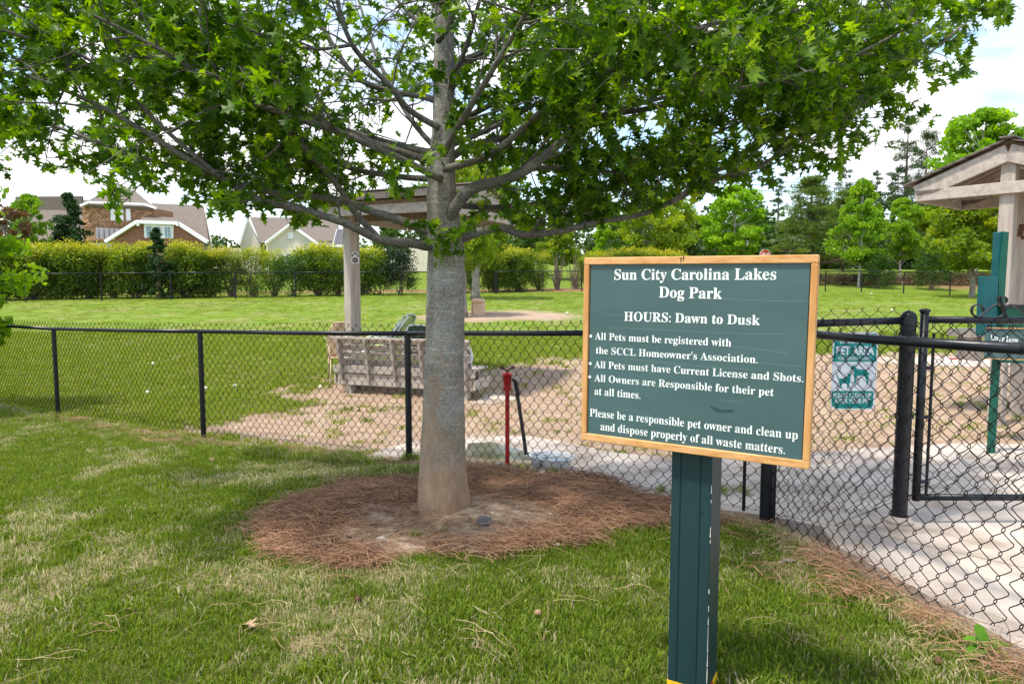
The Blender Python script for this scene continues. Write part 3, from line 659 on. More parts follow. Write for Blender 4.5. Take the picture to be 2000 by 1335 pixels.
mb = MB(); mb.lathe([(.054, 0), (.075, .0), (.08, .03), (.06, .05), (.054, .06)], 14, (GP.x, GP.y, G1(*GP)+.0)); mb.build('footing', M['concrete'], fg)
# gate: hinged beside the gate post, opening to the right
gt = thing('chain_link_gate', 'black chain link gate with scroll ornament on its top rail', 'gate')
A_ = Vector((GP.x+.085, GP.y-.02)); B_ = Vector((GP.x+1.15, GP.y+.0)); zg = P(1812, 624, A_.y).z; zb_ = P(1790, 970, A_.y).z
for q in (A_, B_):
    mb = MB(); mb.tube([(q.x, q.y, zb_-.02), (q.x, q.y, zg+.045)], .024, 12); mb.lathe([(.024, zg+.04), (.031, zg+.05), (.031, zg+.062), (.001, zg+.068)], 12, (q.x, q.y, 0)); mb.build('stile', M['black'], gt, smooth=True)
for z, nm in ((zg, 'top_rail'), (zb_, 'bottom_rail')):
    mb = MB(); mb.tube([(A_.x, A_.y, z), (B_.x, B_.y, z-.01)], .021, 12); mb.build(nm, M['black'], gt, smooth=True)
mb = MB(); mb.tube([(A_.x+.055, A_.y-.01, zb_+.02), (A_.x+.055, A_.y-.01, zg-.08)], .009, 8)
for z in (zb_+.1, zb_+.5, zb_+.8): mb.tube([(A_.x, A_.y-.01, z), (A_.x+.06, A_.y-.012, z)], .012, 8)
mb.build('tension_bar', M['black'], gt)
wires(A_+Vector((.05, -.01)), B_, zg-.03, zg-.03, zb_-.04, zb_-.04, gt, seed=31, r=.0023, over=.03, bend=.012)
def ribbon(pts, wd, th, nm, parent, yv=(0, 1, 0)):
    mb = MB(); pts = [Vector(p) for p in pts]; yv = Vector(yv); vs = []; n = len(pts)
    for i, p in enumerate(pts):
        t = (pts[min(i+1, n-1)]-pts[max(i-1, 0)]).normalized(); nn = t.cross(yv).normalized()
        vs += [p-yv*wd/2-nn*th/2, p+yv*wd/2-nn*th/2, p+yv*wd/2+nn*th/2, p-yv*wd/2+nn*th/2]
    fs = [(i*4+k, i*4+(k+1) % 4, i*4+4+(k+1) % 4, i*4+4+k) for i in range(n-1) for k in range(4)]+[(0, 1, 2, 3), (4*n-4, 4*n-3, 4*n-2, 4*n-1)]
    mb.add(vs, fs); return mb.build(nm, M['black'], parent, smooth=False)
def S_(pxs): return [P(px, py, A_.y) for px, py in pxs]
def spiral(cx, cy, r0, r1, a0, a1, n=16): return [(cx+(r0+(r1-r0)*i/(n-1))*cos(R(a0+(a1-a0)*i/(n-1))), cy-(r0+(r1-r0)*i/(n-1))*sin(R(a0+(a1-a0)*i/(n-1)))) for i in range(n)]
sc1 = spiral(1909, 606, 11, 12, -10, 260, 18)+[(1912, 618), (1925, 609), (1938, 598), (1947, 594), (1956, 597), (1961, 606), (1958, 615), (1950, 619)]
ribbon(spline(S_(sc1), 2), .022, .005, 'scroll', gt)
ribbon(spline(S_(spiral(1959, 585, 5, 10, 120, -230, 16)+[(1957, 603), (1962, 612), (1966, 618)]), 2), .022, .005, 'scroll', gt)
sc2 = [(1961, 608), (1965, 598), (1975, 594), (1985, 599), (1996, 608), (2008, 618)]+spiral(2011, 606, 12, 9, -100, 200, 14)
ribbon(spline(S_(sc2), 2), .022, .005, 'scroll', gt)

# far fence of the park
FF = [(55, 29.3), (203, 30.4), (338, 31.2), (463, 32.2), (580, 33.0), (692, 34.3), (786, 35.6), (870, 37), (969, 38.4), (1060, 40.0), (1135, 41.0), (1215, 41.3), (1300, 41.6), (1385, 41.6), (1470, 41.4), (1545, 41.0), (1608, 40.6), (1678, 39.9), (1760, 38.2), (1850, 35.6), (1955, 33.0), (2090, 30.0)]
ff = thing('boundary_fence', 'low black chain link boundary fence across the far side of the lawn', 'fence')
fp = [Vector((-27, 26.8))]+[Vector((gp(px, Y_).x, Y_)) for px, Y_ in FF]
fp.insert(1, (fp[0]+fp[1])/2+Vector((-.6, .6)))
dv = []; df = []
for i, q in enumerate(fp):
    post(q, zt(q, 1.22), .034 if i != 10 else .07, ff, 'flat')
for a, b in zip(fp[:-1], fp[1:]):
    rail(a, b, zt(a, 1.22), zt(b, 1.22), ff, .024)
    Ln = (b-a).length; d = (b-a)/Ln; h = 1.16
    mb = MB() if a is fp[0] else mb
    for sgn in (1, -1):
        u = -h
        while u < Ln:
            u0, u1 = u, u+h; zA, zB = 0, h
            if u0 < 0: zA = -u0; u0 = 0
            if u1 > Ln: zB = h-(u1-Ln); u1 = Ln
            if sgn < 0: u0, u1 = Ln-u0, Ln-u1
            p0 = a+d*u0; p1 = a+d*u1
            mb.tube([(p0.x, p0.y, G1(*p0)+.04+zA), (p1.x, p1.y, G1(*p1)+.04+zB)], .0022, 3, cap=False); u += .115
o = mb.build('chain_link_wire', M['wire'], ff); o['kind'] = 'stuff'

# ------------------------------------------------------------ text
def ser(s):
    return ''.join(chr(0x1D400+ord(c)-65) if 'A' <= c <= 'Z' else chr(0x1D41A+ord(c)-97) if 'a' <= c <= 'z' else c for c in s)
def text_mesh(s, fat=0., res=3):
    c = bpy.data.curves.new('txt', 'FONT'); c.body = s; c.resolution_u = res; c.offset = fat; c.extrude = 0
    o = bpy.data.objects.new('txt', c); col.objects.link(o); bpy.context.view_layer.update()
    me = bpy.data.meshes.new_from_object(o.evaluated_get(bpy.context.evaluated_depsgraph_get())); bpy.data.objects.remove(o); bpy.data.curves.remove(c)
    return me
def place_text(s, org, ux, uy, length, cap, parent, name='lettering', mat=None, serif=True, fat=0., asc=None):
    me = text_mesh(ser(s) if serif else s, fat); co = np.empty(len(me.vertices)*3); me.vertices.foreach_get('co', co); co = co.reshape(-1, 3)
    x0, x1 = co[:, 0].min(), co[:, 0].max(); H_ = .69 if serif else .7
    sx = length/(x1-x0); sy = cap/H_; ux = Vector(ux); uy = Vector(uy); nn = ux.cross(uy)
    out = np.array([list(Vector(org)+ux*(c[0]-x0)*sx+uy*c[1]*sy+nn*.0012) for c in co]); me.vertices.foreach_set('co', out.ravel()); me.update()
    me.materials.clear(); me.materials.append(mat or M['letter']); o = bpy.data.objects.new(name, me); col.objects.link(o); o.parent = parent; return o

# ------------------------------------------------------------ main sign
sg = thing('park_sign', 'dark green park rules sign board with orange wood frame on a green post', 'sign')
def vdist(px, yt, yb, h, pxb=None):
    a, b = ray(px, yt), ray(pxb or px, yb); return h/(a.z/a.y-b.z/b.y)
BH = .655; Yl = vdist(1140, 503, 858, BH, 1135); Yr = vdist(1598, 497, 917, BH, 1581)
pl = (P(1140, 503, Yl)+P(1135, 858, Yl))/2; pr_ = (P(1598, 497, Yr)+P(1581, 917, Yr))/2
ux = (pr_-pl); ux.normalize(); wdt = (pr_-pl).length; uy = Vector((0, 0, 1)); uy = (uy-ux*uy.dot(ux)).normalized(); nb = ux.cross(uy)  # nb faces camera
ctr = (pl+pr_)/2
def Bp(u, v, d=0): return ctr+ux*u+uy*v+nb*d
hw_, hh_ = wdt/2, BH/2; fw = .025; th = .036
def bboard(c, d, nm, mat, bev=.002):
    mb = MB(); rot = Matrix((ux, nb, uy)).transposed(); mb.box((0, 0, 0), d, rot); o = mb.build(nm, mat, sg, bevel=bev); o.location = c; return o
bboard(Bp(0, 0, -.020), (wdt-2*fw+.004, .024, BH-2*fw+.004), 'panel', M['signgreen'], .001)
bboard(Bp(0, hh_-fw/2, -.018), (wdt, th, fw), 'frame_rail', M['framewood_h']); bboard(Bp(0, -hh_+fw/2, -.018), (wdt, th, fw), 'frame_rail', M['framewood_h'])
bboard(Bp(-hw_+fw*.4, 0, -.018), (fw*.8, th, BH-2*fw-.001), 'frame_stile', M['framewood']); bboard(Bp(hw_-fw*.4, 0, -.018), (fw*.8, th, BH-2*fw-.001), 'frame_stile', M['framewood'])
def onboard(px, py, d=-.008):
    r = ray(px, py); o = Bp(0, 0, d); t = (o-Vector((0, 0, CZ))).dot(nb)/r.dot(nb); p = Vector((0, 0, CZ))+r*t; return p
LINES = [("Sun City Carolina Lakes", (1200, 546), (1516, 546), 21.5), ("Dog Park", (1287, 580.5), (1410, 583.5), 21.5), ("HOURS: Dawn to Dusk", (1219, 626), (1484, 634.5), 18.5),
         ("All Pets must be registered with", (1162, 662.5), (1428, 676.5), 14.5), ("the SCCL Homeowner's Association.", (1164, 690), (1480, 709), 14.5),
         ("All Pets must have Current License and Shots.", (1161, 717.5), (1569, 746), 14.8), ("All Owners are Responsible for their pet", (1161, 744), (1511, 773), 14.8), ("at all times.", (1161, 770), (1251, 778.5), 14.8),
         ("Please be a responsible pet owner and clean up", (1152, 812), (1558, 857.5), 16.5), ("and dispose properly of all waste matters.", (1173, 839), (1533, 886), 16.5)]
for s, a, b, cap in LINES:
    pa, pb = onboard(*a), onboard(*b); pc = onboard((a[0]+b[0])/2, (a[1]+b[1])/2); pt = onboard((a[0]+b[0])/2, (a[1]+b[1])/2-cap)
    u_ = (pb-pa); ln = u_.length; u_.normalize(); place_text(s, pa, u_, uy, ln, (pt-pc).length, sg, fat=(.006 if cap > 17 else 0))
for (px, py) in ((1154, 656), (1153, 709.5), (1152, 735.5)):
    c = onboard(px, py); mb = MB(); k = 14; mb.add([c+nb*.0012+ux*.0055*cos(2*pi*i/k)+uy*.0055*sin(2*pi*i/k) for i in range(k)], [tuple(range(k))]); mb.build('bullet', M['letter'], sg)
mb = MB()
for pts in ([(1411, 583), (1470, 586), (1540, 588), (1586, 588)], [(1180, 614), (1217, 615)], [(1190, 640), (1300, 644), (1400, 650), (1480, 652), (1534, 652)], [(1432, 677), (1500, 684), (1540, 690)], [(1482, 708), (1520, 712), (1566, 715)], [(1403, 781), (1430, 783), (1455, 784)], [(1202, 797), (1240, 803), (1270, 811)], [(1430, 735), (1480, 736), (1560, 738)], [(1230, 700), (1330, 712), (1470, 722)], [(1481, 576), (1482, 580)]):
    q = [onboard(*p)+nb*.0006 for p in pts]
    for a, b in zip(q[:-1], q[1:]): mb.add([a-uy*.0005, b-uy*.0004, b+uy*.0005, a+uy*.0003], [(0, 1, 2, 3)])
o = mb.build('scratches', M['scratch'], sg); o['kind'] = 'stuff'
mb = MB()      # metal staple on the top edge
for dx in (0, 5): c = onboard(1330+dx, 508-dx*.6, .0); mb.tube([c-uy*.006, c+uy*.010], .0018, 6)
mb.build('staple', M['rubber'], sg)
mb = MB(); pts = [(1383, 790), (1400, 796), (1412, 800), (1430, 799), (1435, 802), (1418, 806), (1398, 803)]; mb.add([onboard(*p)+nb*.0007 for p in pts], [tuple(range(7))]); mb.build('smudge', M['smudge'], sg)
# post: built of four boards with butt joints
pz = 3
ptc = onboard(1350, 900, -.036); pc0 = Vector((ptc.x, ptc.y, 0))-Vector((nb.x, nb.y, 0)).normalized()*.075
uxh = Vector((ux.x, ux.y, 0)).normalized(); nbh = Vector((nb.x, nb.y, 0)).normalized()
rotp = Matrix((uxh, nbh, Vector((0, 0, 1)))).transposed(); zb0 = G1(pc0.x, pc0.y)-.05; zt0 = ctr.z-.30; PW = .138
def pbx(du, dn, w_, d_, nm, mat=None, z0=None, z1=None, bev=.0025):
    z0 = zb0 if z0 is None else z0; z1 = zt0 if z1 is None else z1; mb = MB(); mb.box((0, 0, 0), (w_, d_, z1-z0), rotp); c = pc0+uxh*du+nbh*dn; o = mb.build(nm, mat or M['postgreen'], sg, bevel=bev); o.location = (c.x, c.y, (z0+z1)/2); return o
zt0 = ctr.z+.25
pbx(-PW*.385, 0, PW*.23, PW, 'post_board'); pbx(-PW*.02, .001, PW*.49, PW-.002, 'post_board'); pbx(PW*.365, 0, PW*.27, PW, 'post_board')
zc = P(1350, 1322, pc0.y).z
for sx_, nm in ((1, 'tape'),):
    mb = MB(); mb.box((0, 0, 0), (PW+.003, PW+.003, .10), rotp); o = mb.build('tape', M['tape'], sg); o.location = (pc0.x, pc0.y, zc-.042)
mb = MB(); rr = random.Random(5)    # paint chips along the edges
for _ in range(34):
    z = rr.uniform(zb0+.1, ctr.z-.45) if rr.random() < .6 else rr.uniform(zb0+.1, zb0+.35); l_ = rr.uniform(.004, .03)*(1 if z > zb0+.3 else 1.8); e = rr.choice([-PW/2, PW/2, PW/2]); c = pc0+uxh*e+nbh*(PW/2+.0006)
    w1 = rr.uniform(.0008, .0022); mb.add([c-uxh*w1*(1 if e > 0 else .1)+Vector((0, 0, z)), c+uxh*w1*.3+Vector((0, 0, z-.002)), c+uxh*w1*.2+Vector((0, 0, z+l_)), c-uxh*w1*.8*(1 if e > 0 else .1)+Vector((0, 0, z+l_*.9))], [(0, 1, 2, 3)])
mb.build('paint_chips', M['chip'], sg)['kind'] = 'stuff'
for (px, py) in ((1321, 1083), (1360, 1116), (1371, 1000)):
    r_ = ray(px, py); o_ = pc0+nbh*(PW/2); t = (o_-Vector((0, 0, CZ))).dot(nbh)/r_.dot(nbh); c = Vector((0, 0, CZ))+r_*t; mb = MB(); mb.lathe([(.004, 0), (.003, .0016), (.0001, .002)], 10); o = mb.build('nail_head', M['rubber'], sg); o.location = c; o.rotation_euler = nbh.to_track_quat('Z', 'Y').to_euler()

# ------------------------------------------------------------ pet area notice on the fence panel
pn = thing('pet_notice', 'teal and white pet area notice with two dogs, tied to the chain link panel', 'sign')
fdir = Vector((GP.x-NC.x, GP.y-NC.y, 0)).normalized(); fn = Vector((fdir.y, -fdir.x, 0)); fo = Vector((NC.x, NC.y, 1))+fn*-.02
def onf(px, py, d=0.):
    r = ray(px, py); o = fo+fn*d; t = (o-Vector((0, 0, CZ))).dot(fn)/r.dot(fn); return Vector((0, 0, CZ))+r*t
def fpoly(pxs, d, nm, mat, th=0): mb = MB(); pts = [onf(x, y, d) for x, y in pxs]; (mb.prism(pts, -fn, th) if th else mb.add(pts, [tuple(range(len(pts)))])); return mb.build(nm, mat, pn)
fpoly([(1631, 650), (1712, 648), (1716, 654), (1708, 792), (1702, 800), (1630, 799), (1622, 792), (1627, 656)], 0, 'plate', M['signwhite'], .002)
fpoly([(1631, 654), (1713, 651), (1711, 706), (1627, 706)], .0008, 'upper_band', M['teal'])
fpoly([(1624, 763), (1706, 763), (1705, 790), (1700, 797), (1632, 797), (1624, 790)], .0008, 'lower_band', M['teal'])
def ftext(s, a, b, cap, fat=.01):
    pa, pb = onf(*a, d=.0016), onf(*b, d=.0016); u_ = pb-pa; ln = u_.length; u_.normalize(); pm = onf((a[0]+b[0])/2, (a[1]+b[1])/2, .0016); pt = onf((a[0]+b[0])/2, (a[1]+b[1])/2-cap, .0016)
    place_text(s, pa, u_, Vector((0, 0, 1)), ln, (pt-pm).length, pn, serif=False, fat=fat, mat=M['signwhite'])
ftext("DESIGNATED", (1640, 670), (1703, 670), 10, .02); ftext("PET AREA", (1633, 692), (1707, 692), 16, .04); ftext("FOR RESIDENTS ONLY", (1637, 702.5), (1701, 702.5), 6.5)
ftext("PLEASE CLEAN UP", (1627, 776), (1701, 776), 9, .015); ftext("AFTER YOUR PET", (1629, 787), (1699, 787), 9, .015)
dog1 = [(1631, 724), (1634, 730), (1637, 735), (1639, 739), (1648, 738), (1654, 737), (1656, 729), (1659, 728), (1663, 731), (1661, 736), (1661, 744), (1658, 752), (1657, 758), (1654, 758), (1655, 749), (1646, 748), (1643, 752), (1645, 758), (1641, 757), (1639, 750), (1638, 742), (1634, 735)]
dog2 = [(1661, 719), (1664, 713), (1668, 713), (1673, 719), (1678, 721), (1690, 721), (1696, 727), (1700, 730), (1696, 731), (1696, 740), (1696, 749), (1692, 750), (1692, 742), (1687, 733), (1676, 733), (1672, 738), (1671, 750), (1668, 750), (1668, 736), (1667, 722), (1662, 720)]
fpoly(dog1, .0008, 'dog_silhouette', M['teal']); fpoly(dog2, .0008, 'dog_silhouette', M['teal'])

# ------------------------------------------------------------ small "Large Dogs" sign and green boards on the right
ld = thing('small_sign', 'small dark green Large Dogs sign on a thin green post behind the gate', 'sign')
YL = 6.6; c0 = P(1925, 640, YL); c1 = P(2012, 652, YL-.12); c2 = P(1923, 700, YL)
uL = (c1-c0); uL.z = 0; wL = uL.length; uL.normalize(); nL = Vector((uL.y, -uL.x, 0)); hL = c0.z-c2.z
mb = MB(); mb.prism([c0, c0+uL*wL, c0+uL*wL-Vector((0, 0, hL)), c0-Vector((0, 0, hL))], -nL, .02); mb.build('board', M['signgreen'], ld)
for a, b in ((c0, c0+uL*wL), (c0-Vector((0, 0, hL)), c0+uL*wL-Vector((0, 0, hL))), (c0, c0-Vector((0, 0, hL))), (c0+uL*wL, c0+uL*wL-Vector((0, 0, hL)))):
    mb = MB(); mb.beam(a+nL*.004, b+nL*.004, .012, .008); mb.build('edging', M['framewood'], ld)
def onl(px, py):
    r = ray(px, py); t = (c0+nL*.003-Vector((0, 0, CZ))).dot(nL)/r.dot(nL); return Vector((0, 0, CZ))+r*t
pa, pb = onl(1934, 663), onl(1988, 670); place_text("Large Dogs", pa, (pb-pa).normalized(), Vector((0, 0, 1)), (pb-pa).length, .055, ld, fat=.006)
q = P(1946, 690, YL+.04); mb = MB(); mb.box((q.x, q.y, (q.z+G1(q.x, q.y))/2), (.055, .055, q.z-G1(q.x, q.y)+.3)); mb.build('post', M['plasgreen'], ld, bevel=.004)

kb = thing('green_kiosk', 'tall green board with shorter blue green board and dark panel by the right shelter', 'kiosk')
Yk = 7.3
def slabpx(pts, Y_, th_, nm, mat, par, tilt=0): mb = MB(); mb.prism([P(x, y, Y_) for x, y in pts], (0, 1, 0), th_); return mb.build(nm, mat, par, bevel=.003)
slabpx([(1952, 454), (1954, 452), (1960, 452), (1951, 540), (1945, 660), (1941, 660)], Yk+.02, .10, 'side_board', M['plasteal'], kb)
slabpx([(1960, 452), (1971, 453), (1962, 590), (1958, 690), (1945, 690), (1951, 540)], Yk, .12, 'tall_board', M['plasgreen'], kb)
slabpx([(1922, 539), (1950, 540), (1947, 655), (1917, 655)], Yk-.02, .10, 'short_board', M['plasteal'], kb)
slabpx([(1963, 596), (2080, 596), (2078, 712), (1958, 708)], Yk-.08, .05, 'lower_panel', M['plasgreen'], kb)
slabpx([(1960, 595), (2082, 595), (2082, 600), (1960, 600)], Yk-.12, .14, 'ledge', M['rubber'], kb)
# light wooden block and pink stick behind the gate
bk = thing('wooden_block_seat', 'pale wooden block seat behind the Large Dogs sign', 'bench')
q = G(1912, 745); Yb = q.y
slabpx([(1895, 646), (1985, 643), (1985, 660), (1895, 660)], 9.2, .5, 'top_plank', M['wood_h'], bk); slabpx([(1900, 661), (1920, 661), (1920, 705), (1900, 705)], 9.25, .35, 'leg', M['wood'], bk); slabpx([(1962, 661), (1980, 661), (1980, 705), (1962, 705)], 9.25, .35, 'leg', M['wood'], bk)
a, b = G(1854, 702), G(1890, 703); mb = MB(); mb.tube([a+Vector((0, 0, .03)), b+Vector((0, 0, .03))], .014, 8); mb.lathe([(.03, -.012), (.034, 0), (.03, .012)], 12, b+Vector((.0, 0, .03))); tag(mb.build('toy_stick', M['pink']), 'thin pink toy stick lying on the pale slab behind the gate', 'toy')

# ------------------------------------------------------------ yard hydrant, hose, balls, pans
hp = G(991, 916)
hy = thing('yard_hydrant', 'red upright yard hydrant with rusty lever top beside the bare tree ring', 'hydrant', hp)
zc_ = lambda py: P(991, py, hp.y).z-hp.z
xo = P(993, 740, hp.y).x-hp.x
def hyl(prof, nm, mat, n=16): mb = MB(); mb.lathe(prof, n, (0, 0, 0)); o = mb.build(nm, mat, hy, smooth=True); smooth_angle(o, 35); return o
o = hyl([(.019, -.05), (.019, zc_(757))], 'standpipe', M['red'])
o = hyl([(.020, zc_(764)), (.036, zc_(762)), (.037, zc_(755)), (.033, zc_(752)), (.035, zc_(750)), (.035, zc_(736)), (.040, zc_(734)), (.044, zc_(731)), (.040, zc_(729)), (.02, zc_(727)), (.001, zc_(726))], 'head', M['red'])
mb = MB(); mb.tube([(0, 0, zc_(728)), (0, 0, zc_(722))], .010, 8)
mb.tube(spline([(-.052, 0, zc_(716)), (-.04, 0, zc_(719)), (-.018, 0, zc_(721)), (0, 0, zc_(723)), (.018, 0, zc_(721)), (.04, 0, zc_(718)), (.05, 0, zc_(715))], 3), .008, 6); mb.tube([(-.06, -.01, zc_(715)), (-.045, 0, zc_(719))], .012, 6); mb.tube([(.045, 0, zc_(718)), (.058, -.01, zc_(716))], .012, 6); mb.build('lever', M['rust'], hy, smooth=True)
ho = thing('hose', 'short black rubber hose hanging from the hydrant spout onto the slab', 'hose')
mb = MB(); Yh = hp.y-.02; mb.tube(spline([P(1001, 741, Yh), P(1006, 744, Yh), P(1008, 752, Yh), P(1012, 771, Yh-.01)], 3), [.014]*4+[.019]*6, 10); mb.build('rubber_sleeve', M['rubber'], ho, smooth=True)
for dx in (-.008, .008):
    mb = MB(); e = G(1027, 888); pts = [P(1010, 768, Yh), P(1015, 800, Yh+.02), P(1021, 840, Yh+.06), P(1026, 875, Yh+.12), P(1027, 886, Yh+.14)]; mb.tube([p+Vector((dx, 0, 0)) for p in spline(pts, 4)], .0085, 8); mb.build('hose_line', M['hose'], ho, smooth=True)
def ball(px, py, r, mat, label, seam=True, nm='ball'):
    p = G(px, py); bm = bmesh.new(); bmesh.ops.create_uvsphere(bm, u_segments=16, v_segments=10, radius=r); me = bpy.data.meshes.new(nm); bm.to_mesh(me); bm.free(); me.shade_smooth(); me.materials.append(mat)
    t = thing('tennis_ball', label, 'ball', (p.x, p.y, G1(p.x, p.y)+r*.95+(.012 if abs(px-1000) < 60 and py > 880 else 0))); t.rotation_euler = (random.uniform(0, 3), random.uniform(0, 3), 0)
    o = bpy.data.objects.new('felt', me); col.objects.link(o); o.parent = t
    if seam:
        mb = MB(); pts = []
        for i in range(33):
            a = 2*pi*i/32; v = Vector((cos(a)+.35*cos(3*a), sin(a)-.35*sin(3*a), .95*sin(2*a))).normalized()*r*1.0; pts.append(v)
        mb.tube(pts, r*.045, 5, cap=False); mb.build('seam', M['paper'], t)
    t['group'] = 'tennis balls lying in the park'; return t
ball(1019, 924, .033, M['tennis'], 'bright yellow tennis ball between the red hydrant and the pans')
ball(974, 920, .033, M['greyfelt'], 'dirty grey ball on the wet slab left of the red hydrant')
ball(984, 914, .028, M['greyfelt'], 'small murky ball touching the foot of the red hydrant')
ball(1001, 926, .028, M['palefelt'], 'faded white ball partly hidden right of the hydrant foot')
for px, py, s in ((289, 770, 'pale ball on the grass, leftmost of the three before the bench'), (402, 762, 'pale ball on the lawn just right of the second fence post'), (459, 757, 'pale ball on the lawn midway between the second fence post and the bench'), (626, 759, 'pale ball on bare ground just left of the bench'), (300, 713, 'faint pale ball farther back on the lawn left of the second fence post'), (946, 611, 'tiny pale ball on the dirt right of the tan stone seat'), (1108, 614, 'tiny pale ball at the right end of the far dirt patch'), (1742, 608, 'tiny pale ball on the lawn left of the gate post'), (635, 664, 'pale ball on the lawn left of the bench back'), (1702, 575, 'tiny pale ball far back on the lawn right of the sign')):
    ball(px, py, .036 if py > 640 else .05, M['palefelt'], s, py > 640)
def pan(px, py, rt, rb, h, label, water=True):
    p = G(px, py); t = thing('metal_pan', label, 'pan', (p.x, p.y, G1(p.x, p.y)+.02), .3, 'galvanised dog water pans')
    mb = MB(); mb.lathe([(.001, .004), (rb-.004, .004), (rb+.001, .006), (rt-.004, h-.004), (rt+.008, h), (rt+.012, h-.003), (rt+.010, h-.008), (rt+.002, h-.007), (rb+.003, .001), (rb, 0), (.001, 0)], 36, sx=1.12); o = mb.build('shell', M['galv'], t, smooth=True); smooth_angle(o, 50)
    if water: mb = MB(); mb.add([((rt-.012)*1.12*cos(2*pi*i/28), (rt-.012)*sin(2*pi*i/28), h*.72) for i in range(28)], [tuple(range(28))]); mb.build('water', M['water'], t)
    mb = MB()
    for sx_ in (-1, 1): mb.tube(spline([(sx_*(rt+.01)*1.12, -.04, h-.01), (sx_*(rt+.03)*1.12, -.025, h-.012), (sx_*(rt+.03)*1.12, .025, h-.012), (sx_*(rt+.01)*1.12, .04, h-.01)], 3), .004, 6)
    mb.build('handle', M['galv'], t, smooth=True); return t
pan(1063, 908, .115, .09, .085, 'round galvanised pan of water, the rear one by the hydrant')
pan(1086, 918, .135, .095, .105, 'round galvanised pan, the larger front one beside the hydrant')

# ------------------------------------------------------------ bench
bt = thing('slatted_bench', 'weathered grey wooden bench seen from behind under the left shelter', 'bench')
DL, DR_ = 11.3, 10.45
bl = P(652, 712, DL); br_ = P(928, 726, DR_); bu = (br_-bl); bu.z = 0; BLn = bu.length; bu.normalize(); bnv = Vector((-bu.y, bu.x, 0))  # away from camera
if bnv.y < 0: bnv = -bnv
b0 = Vector((bl.x, bl.y, 0)); zG = (G1(bl.x, bl.y)+G1(br_.x, br_.y))/2; zs = (bl.z+br_.z)/2
def BB(u, n_, z): return b0+bu*u+bnv*n_+Vector((0, 0, z))
def plank(a, b, w_, h_, nm, mat='wood_h', up=(0, 0, 1)): mb = MB(); mb.beam(a, b, w_, h_, up); return mb.build(nm, M[mat], bt, bevel=.004)
zs -= .05
plank(BB(0, 0, zs), BB(BLn, 0, zs), .04, .115, 'seat_rail'); plank(BB(.06, .03, zs-.17), BB(BLn-.05, .03, zs-.17), .04, .19, 'apron')
for k in range(4): plank(BB(.04, .12+k*.15, zs+.05), BB(BLn-.04, .12+k*.15, zs+.05), .135, .035, 'seat_slat')
lean = .30;  ztb = zs+.50
for k in range(4):
    z_ = zs+.12+k*.118; n_ = .10-lean*(z_-zs)*.9; plank(BB(.10, n_+.03, z_), BB(BLn-.1, n_+.03, z_), .028, .094, 'back_slat', up=(bnv*-lean+Vector((0, 0, 1))))
plank(BB(.05, -.06-.045, ztb+.02), BB(BLn-.05, -.06-.045, ztb+.02), .09, .035, 'back_cap')
for u in (.17, .68, 1.16, 1.66, BLn-.15):
    mb = MB(); pts = [BB(u-.022, .075, zs-.20), BB(u-.022, -.045, zs-.20+.03), BB(u-.022, -.17, ztb), BB(u-.022, -.04, ztb)]; mb.prism(pts, bu, .044); mb.build('back_support', M['wood'], bt, bevel=.003)
for u in (.20, BLn-.25):
    for n_ in (.09, .55):
        c = BB(u+.05, n_, 0); z1 = zs+.02; z0 = G1(c.x, c.y)-.05; mb = MB(); mb.box((0, 0, 0), (.11, .11, z1-z0), Matrix((bu, bnv, Vector((0, 0, 1)))).transposed()); o = mb.build('leg', M['wood'], bt, bevel=.004); o.location = (c.x, c.y, (z0+z1)/2)
plank(BB(.02, .0, zs-.17), BB(.02, .65, zs-.17), .035, .16, 'end_board'); plank(BB(BLn-.02, .0, zs-.17), BB(BLn-.02, .65, zs-.17), .035, .16, 'end_board')

